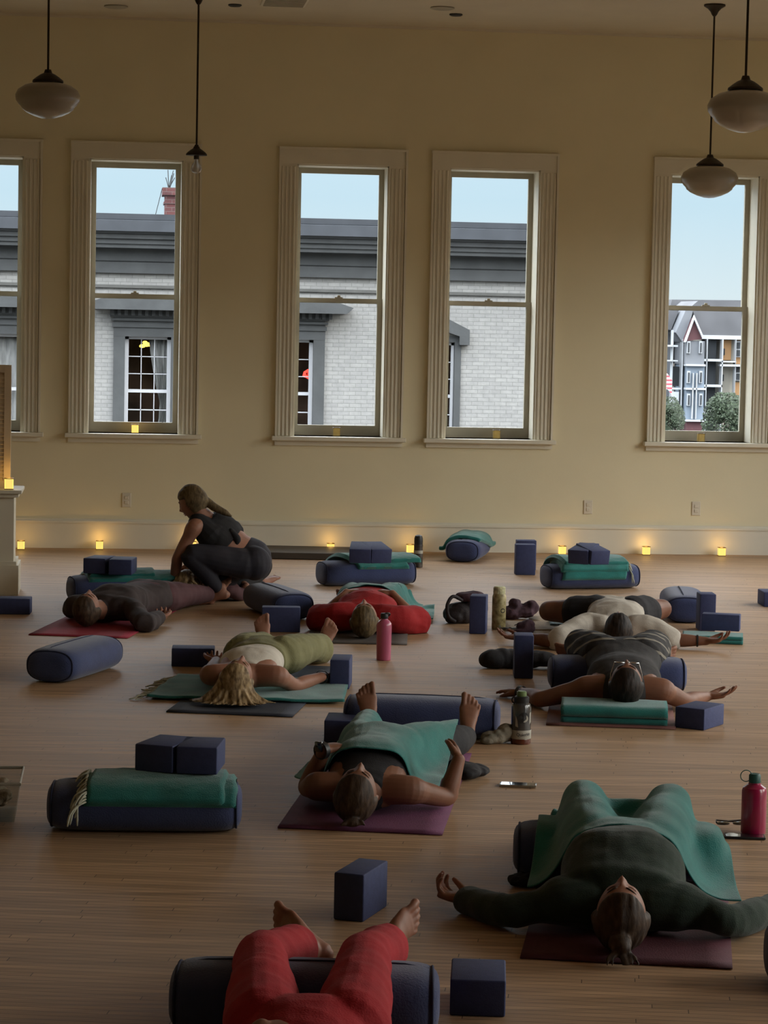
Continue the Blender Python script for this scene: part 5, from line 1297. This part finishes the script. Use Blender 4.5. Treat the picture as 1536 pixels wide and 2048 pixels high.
striped('stripes', (.020, .019, .020, 1), (.22, .20, .16, 1), 12.5, dirv=(.05, .55, .85), width=.2)
p5 = person(J, 'person wearing glasses, a dark tank top and striped shorts, arms spread', 'skin_tan', 1.03, 1.12, 1.02, .006, True, hf, 'hair_dark',
    [('top', 'char', dict(name='tank_top', start=0, shw=.125, low=6, off=.016, wr=.004)), ('bottoms', 'stripes', dict(name='shorts', off=.018, len=1.30, flare=.02, wr=.006, **{'from': 5}))])
band(p5, J['wrL']+J['hdL'].normalized()*.0, J['hdL'], .031, .020, 'black', 'bracelet')
S, F, U = hframe(J['up'], J['face']); gl = empty('glasses', J['head']); gl.parent = p5; gl.matrix_parent_inverse = Matrix.Translation(-p5.location); gl.location = J['head']
gl['label'] = 'glasses with thin light frame'
for q in (-1, 1):
    pts = [S*(q*.034+.025*math.cos(a))+U*(.006+.019*math.sin(a))+F*.104 for a in [2*PI*i/24 for i in range(25)]]
    MB().tube(pts, .0022, 6, False).build('lens_rim', M['chrome'], gl, True)
    MB().tube([S*q*.058+U*.01+F*.103, S*q*.074+U*.006+F*.05, S*q*.078+U*.004-F*.02], .002, 6).build('temple', M['chrome'], gl, True)
MB().tube([S*-.010+U*.010+F*.106, U*.013+F*.112, S*.010+U*.010+F*.106], .002, 6).build('bridge', M['chrome'], gl, True)

# ---- person in the white shirt, knees wide apart
O = at(1235, 1302); az = at(1222, 1240)-O
J, P, az, rt = supine(O, az, .008, .115, 1.05, tilt=.0)
J['face'] = Z+az*.30; J['up'] = -az+Z*.30
J['shL'], J['shR'] = P(-.19, .22, .095), P(.19, .22, .095)
J['elL'], J['wrL'] = at(1115, 1283, .05), at(1040, 1275, .045); J['hdL'] = at(992, 1270, .05)-J['wrL']; J['hnL'] = Z; J['htL'] = V((-.1, 1, .2)); J['hcL'] = .35
J['elR'], J['wrR'] = at(1342, 1280, .05), at(1412, 1282, .05); J['hdR'] = at(1462, 1278, .07)-J['wrR']; J['hnR'] = Z; J['htR'] = V((0, 1, .2)); J['hcR'] = .4
J['hipL'], J['hipR'] = P(-.11, .80, .12), P(.11, .80, .12); J['knL'], J['knR'] = at(1096, 1222, .115), at(1324, 1218, .13); J['anL'], J['anR'] = P(-.07, 1.22, .06), P(.07, 1.22, .06)
J['tdL'], J['tdR'] = V((.2, .9, .1)), V((-.2, .9, .1)); J['snL'], J['snR'] = V((1, 0, 0)), V((-1, 0, 0)); J['btL'] = J['btR'] = Z
check('P6', J)
def hf(b, J, k): add_hair(b, J['head'], J['up'], J['face'], k, .013, .040, .020, 6, .003)
p6 = person(J, 'person in a white shirt and black shorts lying with knees wide apart and arms out', 'skin_brown', 1.0, 1.08, .98, .0065, False, hf, 'hair_dark',
    [('top', 'whitetee', dict(name='shirt', sleeve=.95, off=.016, low=6, belly=.008, flare=.008, wr=.009, wrs=8)), ('bottoms', 'cap_black', dict(name='shorts', off=.012, len=.42, flare=.012, wr=.004))])
band(p6, mid(J['elR'], J['wrR'], .75), J['wrR']-J['elR'], .033, .010, 'black', 'wristband')

# ---- person in the red shirt
O = at(728, 1278); az = at(742, 1225)-O
J, P, az, rt = supine(O, az, .008, .11, 1.1, roll=-.05)
J['shL'], J['shR'] = P(-.19, .24, .09), P(.19, .24, .09)
J['elL'], J['elR'] = P(-.275, .38, .055), P(.30, .37, .055); J['wrL'], J['wrR'] = at(697, 1196, .185), at(792, 1195, .185)
J['wrL'] = P(-.13, .55, .205); J['wrR'] = P(.15, .55, .205)
J['hdL'] = rt*.9+az*.5+Z*.1; J['hdR'] = -rt*.9+az*.5+Z*.1; J['hnL'] = J['hnR'] = -Z; J['htL'] = J['htR'] = -az
J['knL'], J['knR'] = P(-.12, 1.20, .10), P(.16, 1.20, .12); J['anL'], J['anR'] = P(-.10, 1.50, .05), P(.16, 1.50, .05); J['tdL'] = V((-.8, .6, .1)); J['tdR'] = V((.8, .6, .1))
check('P7', J)
def hf(b, J, k): add_hair(b, J['head'], J['up'], J['face'], k, .013, .052, .026, 8)
p7 = person(J, 'person in a red shirt lying on a grey mat with hands folded on the belly', 'skin_light', 1.03, 1.1, .98, .0065, True, hf, 'hair_sandy',
    [('top', 'redtee', dict(name='shirt', sleeve=.92, off=.018, low=6, belly=.008, flare=.030, wr=.010, wrs=8)), ('bottoms', 'cap_black', dict(off=.010, len=1.7))])
b7 = kids_of(p7)
drape('draped_blanket', 'teal', [P(-.30, .74, 0), P(.30, .74, 0), P(.34, 1.66, 0), P(-.22, 1.66, 0)], b7, 'teal blanket over the legs of the person in the red shirt', seed=51, nu=60, nv=60, wav=.01)
q = at(845, 1240, 0); drape('spread_blanket', 'teal', [q+V((-.14, -.10, 0)), q+V((.05, -.16, 0)), q+V((.13, .42, 0)), q+V((-.16, .45, 0))], b7, 'trailing end of teal blanket on the floor right of the red shirt', seed=53, nu=40, nv=50, wav=.035, wsc=6, floor=.03)
fr = empty('blanket_fringe', V((0, 0, 0)))
bpy.data.objects.remove(fr)

# ---- person in dark clothes on the red mat
O = at(174, 1256); az = at(392, 1205)-O
J, P, az, rt = supine(O, az, .008, .11, 1.05, roll=.1)
J['face'] = Z-az*.05+rt*.05
J['up'] = -az*.8-V((0, .35, 0))
J['shL'], J['shR'] = P(-.185, .22, .09), P(.185, .23, .09)
J['elR'], J['wrR'] = at(292, 1248, .05), at(316, 1236, .05); J['hdR'] = at(338, 1226, .05)-J['wrR']; J['hnR'] = Z; J['htR'] = V((1, -.3, 0)); J['hcR'] = .45
J['elL'], J['wrL'] = P(-.28, .34, .06), P(-.26, .58, .05)
J['knR'], J['anR'] = P(.12, 1.18, .085), P(.12, 1.50, .06); J['knL'], J['anL'] = P(-.07, 1.18, .10), P(-.05, 1.48, .06)
J['tdR'] = V((.6, .2, .8)); J['tdL'] = V((-.2, .3, 1)); J['snR'] = V((1, .6, -.2)); J['snL'] = V((.2, 1, 0))
check('P8', J)
def hf(b, J, k): add_hair(b, J['head'], J['up'], J['face'], k, .012, .054, .028, 9)
p8 = person(J, 'person in a dark long sleeved top lying on a red mat at the left', 'skin_light', 1.0, 1.0, .92, .0065, True, hf, 'hair_brown',
    [('top', 'dkbrown', dict(name='top', sleeve=1.9, off=.014, low=6, belly=.004, flare=.01, wr=.009, wrs=8, start=0, collar=True)), ('bottoms', 'wine', dict(off=.010, len=1.9, wr=.004))])

# ---- foreground: person in red trousers
az = (at(650, 1900)-at(640, 2048)); az.z = 0; az.normalize(); rt = V((az.y, -az.x, 0))
pel = at(612, 2084, .14); Pq = lambda x, y, z: V((pel.x, pel.y, 0))+rt*x+az*y+V((0, 0, z))
J = {'side': rt, 'head': Pq(0, -.84, .105), 'up': -az, 'face': Z, 'neck': Pq(0, -.655, .09), 'shc': Pq(0, -.60, .095), 'chest': Pq(0, -.44, .12), 'waist': Pq(0, -.20, .12), 'pelvis': Pq(0, 0, .145), 'crotch': Pq(0, .02, .14),
     'shR': Pq(.18, -.60, .08), 'shL': Pq(-.18, -.60, .08), 'elR': Pq(.30, -.36, .06), 'wrR': Pq(.33, -.14, .05), 'elL': Pq(-.27, -.33, .08), 'wrL': Pq(-.10, -.16, .215),
     'hdR': az, 'hnR': Z, 'htR': rt, 'hdL': rt*.9+az*.25, 'hnL': -Z, 'htL': az, 'hcL': .22,
     'hipL': Pq(-.105, .03, .165), 'hipR': Pq(.105, .03, .165), 'knL': at(522, 1915, .185), 'knR': at(730, 1915, .185), 'anL': at(612, 1895, .095), 'anR': at(783, 1892, .095)}
J['bv'] = .0042
J['tdL'] = V((-.14, .15, .075)); J['snL'] = V((.7, .7, -.2)); J['btL'] = Z
J['tdR'] = V((.15, .13, .075)); J['snR'] = V((-.7, .7, -.2)); J['btR'] = Z
check('P1', J)
striped('stripetop', (.02, .02, .024, 1), (.42, .38, .32, 1), 30, dirv=(.15, 1, .1), width=.45)
def hf(b, J, k): add_hair(b, J['head'], J['up'], J['face'], k, .012, .054, .028, 11)
p1 = person(J, 'person in red trousers, bare feet beyond a blue bolster, cut by the bottom edge', 'skin_light', 1.0, .92, 1.0, .0055, False, hf, 'hair_brown',
    [('top', 'stripetop', dict(name='striped_top', sleeve=.9, off=.012, low=4, wr=.004)), ('bottoms', 'redtr', dict(off=.014, len=1.72, flare=.018, wr=.0042, wrs=9))])
# ---- squatting person
Y0 = at(455, 1205).y
A = lambda px, py, dy=0: aty(px, py, Y0+dy)
f_ = V((-.72, .69, 0)).normalized(); sd = V((f_.y, -f_.x, 0))
J = {'side': sd, 'head': A(386, 1005, -.02), 'up': V((-.35, .1, .9)), 'face': V((-.80, .42, -.55)),
     'neck': A(408, 1034, .0), 'shc': A(415, 1046, 0), 'chest': A(440, 1068, 0), 'waist': A(468, 1094, 0), 'pelvis': A(492, 1118, 0), 'crotch': A(488, 1138, 0)}
J['shL'] = A(388, 1056, -.12); J['shR'] = J['shc']+sd*.17+Z*-.02
J['elL'], J['wrL'] = A(356, 1114, -.12), A(347, 1164, -.02); J['hdL'] = A(352, 1195, .04)-J['wrL']; J['hnL'] = V((.3, 1, 0)); J['htL'] = V((1, 0, 0)); J['hcL'] = .3
J['elR'], J['wrR'] = A(395, 1105, .32), A(372, 1150, .28); J['hdR'] = V((-.3, 0, -1)); J['hnR'] = V((-1, 0, 0)); J['htR'] = V((0, -1, 0))
J['hipL'], J['hipR'] = A(488, 1128, -.10), A(500, 1124, .10)
J['knL'], J['anL'] = A(384, 1110, -.16), A(438, 1180, -.12); J['knR'], J['anR'] = A(415, 1120, .40), A(487, 1178, .16)
J['tdL'] = V((-1, -.1, -.25)); J['snL'] = V((-.2, 0, -1)); J['btL'] = sd; J['tdR'] = V((-.15, .3, -1)); J['snR'] = V((.2, -1, -.2)); J['btR'] = -sd
J['anL'].z = max(J['anL'].z, .085)
check('P9', J)
def hf(b, J, k):
    add_hair(b, J['head'], J['up'], J['face'], k, .012, .050, .030, 12)
    b.limb([A(400, 1000, -.02), A(413, 1003, -.03), A(428, 1014, -.04), A(448, 1024, -.05), A(462, 1032, -.05)], [.026, .030, .028, .022, .008])
p9 = person(J, 'squatting person with a blond ponytail in a black tank and dark leggings, reaching down', 'skin_light', 1.0, 1.0, 1.05, .0055, True, hf, 'hair_sandy',
    [('top', 'cap_black', dict(name='tank_top', start=1, low=3, straps=True, bib=True, off=.010, wr=.004))])
c = Blob(); g_ = .012
c.loft([(A(482, 1104, 0), .150, .105), (A(497, 1120, 0), .180, .125), (A(492, 1138, 0), .160, .12)], sd, dome=.35)
c.ell(A(508, 1126, -.08), (.115, .115, .115)); c.ell(A(512, 1124, .10), (.11, .11, .115))
for k in 'LR': c.limb([J['hip'+k], mid(J['hip'+k], J['kn'+k], .4), J['kn'+k], mid(J['kn'+k], J['an'+k], .35), mid(J['kn'+k], J['an'+k], .9)], [.105, .098, .072, .068, .046])
c.ell(A(448, 1140, .02), (.12, .10, .13))
c.mesh('leggings', 'navyleg', p9, .007, 3, wr=.003)
b = Blob(); b.limb([A(462, 1062, -.09), A(474, 1078, -.10), A(472, 1090, -.10)], [.02, .026, .010]); b.mesh('tied_knot', 'cap_black', p9, .005, 1)

# ---- person curled up behind
O = at(376, 1206); q2 = at(520, 1184); az = (q2-O); az.z = 0; L_ = az.length; az.normalize(); rt = V((az.y, -az.x, 0)); P = lambda x, y, z: V((O.x, O.y, 0))+rt*x+az*y+V((0, 0, z))
J = {'side': rt, 'head': P(0, 0, .115), 'up': (-az-Z*.15), 'face': (-Z+rt*.25), 'neck': P(0, .15, .13), 'shc': P(0, .19, .14), 'chest': P(0, .33, .20), 'waist': P(0, .50, .25), 'pelvis': P(0, .70, .24), 'crotch': P(0, .76, .20),
     'shR': P(.15, .19, .12), 'shL': P(-.15, .19, .12), 'elR': P(.20, .30, .05), 'wrR': P(.18, .50, .04), 'elL': P(-.24, .10, .05), 'wrL': P(-.20, -.05, .04), 'hdR': az, 'hdL': -az, 'hnR': -Z, 'hnL': -Z, 'htR': -rt, 'htL': rt,
     'hipR': P(.10, .70, .20), 'hipL': P(-.10, .70, .20), 'knR': P(.13, .36, .07), 'knL': P(-.13, .36, .07), 'anR': P(.10, .76, .05), 'anL': P(-.10, .76, .05), 'tdR': az, 'tdL': az, 'snR': Z, 'snL': Z, 'btR': -rt, 'btL': rt}
def hf(b, J, k):
    c = J['head']; add_hair(b, c, J['up'], J['face'], k, .018, .040, .010, 13); rnd = random.Random(9); S, F, U = hframe(J['up'], J['face'])
    for i in range(40):
        a = rnd.uniform(0, 2*PI); r0 = c-F*.06+S*.07*math.cos(a)+U*.08*math.sin(a); p1 = r0+V((rnd.uniform(-.05, .09), rnd.uniform(-.08, -.01), -.03)); p2_ = p1+V((rnd.uniform(-.03, .07), rnd.uniform(-.03, .02), -.05)); p2_.z = max(p2_.z, .012)
        b.chain([r0, p1, p2_], [.014, .012, .004], n=8)
p10 = person(J, 'curled up person with blond hair in front of the squatting person', 'skin_light', .97, .92, .95, .0065, False, hf, 'hair_blond',
    [('top', 'wine', dict(name='top', sleeve=1.7, off=.012, low=5, wr=.006)), ('bottoms', 'cap_black', dict(name='leggings', off=.008, len=1.9))])
c4 = [at(440, 1190), at(536, 1186), at(532, 1172), at(430, 1178)]
cloth_grid('spread_blanket', 'teal', c4, lambda x, y: .006, None, 30, 12, .010, .008, 5, 2, edge=.02)
bpy.data.objects['spread_blanket'].name; o = [x for x in C.objects if x.name.startswith('spread_blanket') and x.type == 'MESH' and 'label' not in x][-1]
tag(o, 'edge of a teal blanket on the floor beneath the squatting person', 'blanket', 'teal blankets')

# ---- far bolster's loose blanket
q = aty(938, 1090, b_4.location.y); d = V((math.cos(b_4.rotation_euler[2]), math.sin(b_4.rotation_euler[2]), 0)); s_ = V((d.y, -d.x, 0)); c = V((b_4.location.x, b_4.location.y, 0))
drape('draped_blanket', 'teal', [c-d*.26-s_*.19, c-d*.24+s_*.13, c+d*.33+s_*.19, c+d*.32-s_*.12], kids_of(b_4), 'loose teal blanket folded on the end-on bolster by the baseboard', seed=61, nu=40, nv=40, clear=.018, g=.0016, floor=.10, wav=.012, th=.03)
# ---------------------------------------------------------------- small things on the floor
M['bagc'] = mat('dark_bag_nylon', (.022, .016, .018, 1), .7, .2, 20, .3, 80)
M['plum'] = mat('plum_fabric', (.060, .028, .040, 1), .9, .2, 12, .3, 80)
M['ltblue'] = mat('pale_blue_towel', (.22, .33, .38, 1), .9, .1, 20, .4, 120)
M['beigec'] = mat('beige_cloth', (.33, .27, .20, 1), .9, .12, 12, .5, 90)
M['scr'] = mat('sage_beige_cloth', (.20, .19, .14, 1), .9, .35, 14, .5, 60, col2=(.34, .30, .23, 1))
q = at(932, 1248, 0)
t = empty('shoulder_bag', q); tag(t, 'dark shoulder bag with a looped strap behind an upright block', 'bag')
b = Blob()
for d_, r in (((-.02, .06, .06), (.12, .08, .07)), ((.06, .08, .09), (.09, .08, .09)), ((-.06, .04, .045), (.07, .07, .05))): b.ell(q+V(d_), r)
b.mesh('body', 'bagc', t, .006, 3, wr=.010, wrs=12, floor=.002)
b = Blob(); b.ell(q+V((.02, .06, .165)), (.085, .06, .035)); b.ell(q+V((.07, .07, .17)), (.05, .05, .03)); b.mesh('rolled_cloth', 'plum', t, .006, 3, wr=.008, wrs=14)
b = Blob(); b.limb([q+V((-.03, 0, .15)), q+V((-.09, -.02, .175)), q+V((-.125, -.03, .12)), q+V((-.115, -.03, .05)), q+V((-.075, -.02, .02))], [.011, .012, .012, .012, .012], n=10); b.mesh('strap', 'bagc', t, .004, 1)
q = at(1042, 1240, 0)
lump('crumpled_garment', [(q+V((-.05, .05, .04)), (.10, .08, .045)), (q+V((-.03, .04, .09)), (.045, .05, .05)), (q+V((.07, .05, .075)), (.05, .05, .045)), (q+V((.02, .05, .05)), (.09, .07, .045))], 'plum', 'crumpled dark plum garment between the yellow bottle and the bent knee', 'garment', wr=.012, wrs=16)
q = at(1052, 1268, 0); lump('cap', [(q+V((0, .03, .035)), (.06, .05, .045)), (q+V((.02, .03, .06)), (.04, .04, .03)), (q+V((-.04, .0, .02)), (.05, .03, .012))], 'plum', 'small plum cap just behind the narrow upright block', 'cap', wr=.006, wrs=20)
o = quad('laid_towel', (1012, 1262), (1122, 1264), .42, 'beigec', 'beige towel on the floor by the arm of the person in the white shirt', .012, cat='towel')
o = quad('laid_towel', (1100, 1255), (1140, 1256), .25, 'ltblue', 'pale blue towel corner showing by the black shorts', .022, cat='towel')
q = at(1020, 1262, .014); t = empty('sunglasses', q); tag(t, 'dark sunglasses lying on the beige towel', 'sunglasses')
for k in (-1, 1): MB().lathe([(0, 0), (.024, .001), (.026, .004), (.018, .007), (0, .008)], 16, (k*.030, 0, .014), sy=.8).build('lens', M['black'], t, True)
MB().tube([(-.056, 0, .018), (-.050, .10, .02), (-.04, .13, .014)], .003, 6).build('temple', M['black'], t, True); MB().tube([(.056, 0, .018), (.060, .10, .03), (.05, .13, .02)], .003, 6).build('temple', M['black'], t, True); MB().tube([(-.008, 0, .02), (.008, 0, .02)], .003, 6).build('bridge', M['black'], t, True)
q0, q1 = at(985, 1318, .05), at(1120, 1318, .05)
b_ = [(q0+(q1-q0)*k+V((0, .02*math.sin(k*6), .0)), (.085, .075, (.055-.018*abs(k-.15)))) for k in (.02, .15, .3, .45, .6, .75)]+[(q1+V((0, 0, -.02)), (.09, .06, .022))]
lump('rolled_garment', b_, 'cap_black', 'long black rolled garment behind the narrow upright block', 'garment', wr=.008, wrs=10)
q = at(996, 1487, 0)
lump('bunched_cloth', [(q+V((-.03, .01, .025)), (.05, .045, .028)), (q+V((.035, .02, .045)), (.042, .04, .045)), (q+V((.0, .0, .03)), (.035, .03, .035)), (q+V((-.05, -.01, .018)), (.03, .03, .02))], 'scr', 'bunched beige and sage cloth beside the sport bottle', 'cloth', vox=.0045, wr=.007, wrs=24)
q = at(175, 1289, 0); lump('crumpled_tissue', [(q+V((0, .02, .022)), (.045, .03, .022)), (q+V((.03, .01, .012)), (.03, .03, .014))], 'cream', 'small white crumpled cloth behind the lone left bolster', 'cloth', wr=.008, wrs=30, vox=.0045)
q = at(1060, 1775, 0); lump('dropped_garment', [(q+V((-.02, .03, .02)), (.05, .06, .02)), (q+V((.03, .02, .022)), (.06, .05, .024)), (q+V((.05, .08, .05)), (.05, .06, .05))], 'cap_black', 'black fabric bunched on the floor left of the green sweater', 'garment', vox=.005, wr=.010, wrs=22)
q = at(1462, 1655, .01); t = empty('sunglasses', q); tag(t, 'folded dark glasses lying behind the black phone, beside the magenta bottle', 'sunglasses')
for k in (-1, 1): MB().lathe([(0, 0), (.024, .001), (.027, .005), (.018, .009), (0, .010)], 18, (k*.031, 0, .012), sy=.75).build('lens', M['screen'], t, True)
for k in (-1, 1): MB().tube([(k*.056, 0, .020), (k*.05, .03, .022), (-k*.03, .034, .014)], .003, 6).build('temple', M['black'], t, True)
# clear bin at the left
M['clearp'] = glass_mat('clear_plastic', (.95, .95, .92, 1), .5, .05, .86)
a, bq = at(40, 1646), at(-120, 1642)
t = empty('storage_bin', V((a.x-.16, a.y+.14, 0))); tag(t, 'clear plastic bin of crumpled cloths cut by the left picture edge', 'bin')
hw_, hd_, hh = .16, .17, .15; mb = MB()
def frus(mb, w0, d0, w1, d1, z0, z1, th=.004):
    for sx, sy, ex, ey in ((-1, -1, 1, -1), (1, -1, 1, 1), (1, 1, -1, 1), (-1, 1, -1, -1)):
        p = [V((sx*w0, sy*d0, z0)), V((ex*w0, ey*d0, z0)), V((ex*w1, ey*d1, z1)), V((sx*w1, sy*d1, z1))]
        vs_ = [mb.bm.verts.new(x) for x in p]; mb.bm.faces.new(vs_)
frus(mb, hw_-.02, hd_-.02, hw_, hd_, .004, hh); vs_ = [mb.bm.verts.new((x*(hw_-.02), y*(hd_-.02), .004)) for x, y in ((-1, -1), (1, -1), (1, 1), (-1, 1))]; mb.bm.faces.new(vs_)
bmesh.ops.remove_doubles(mb.bm, verts=mb.bm.verts[:], dist=1e-4)
o = mb.build('tub', M['clearp'], t); s = o.modifiers.new('t', 'SOLIDIFY'); s.thickness = .004
for nm, pts in (('rim', [(-hw_, -hd_), (hw_, -hd_), (hw_, hd_), (-hw_, hd_), (-hw_, -hd_)]),): MB().tube([V((x, y, hh)) for x, y in pts], .006, 8).build(nm, M['sticker'], t, True)
tl = t.location.copy(); b = Blob(); rnd = random.Random(3)
for k in range(26): b.ell(tl+V((rnd.uniform(-.10, .10), rnd.uniform(-.11, .11), rnd.uniform(.03, .12))), (rnd.uniform(.025, .045), rnd.uniform(.025, .045), rnd.uniform(.012, .022)), side=V((rnd.uniform(-1, 1), rnd.uniform(-1, 1), .1)))
o = b.mesh('crumpled_cloths', 'beigec', None, .005, 1, wr=.003, wrs=30); o.data.transform(Matrix.Translation(-tl)); o.location = tl; tag(o, 'crumpled beige cloths inside the clear bin', 'cloths')
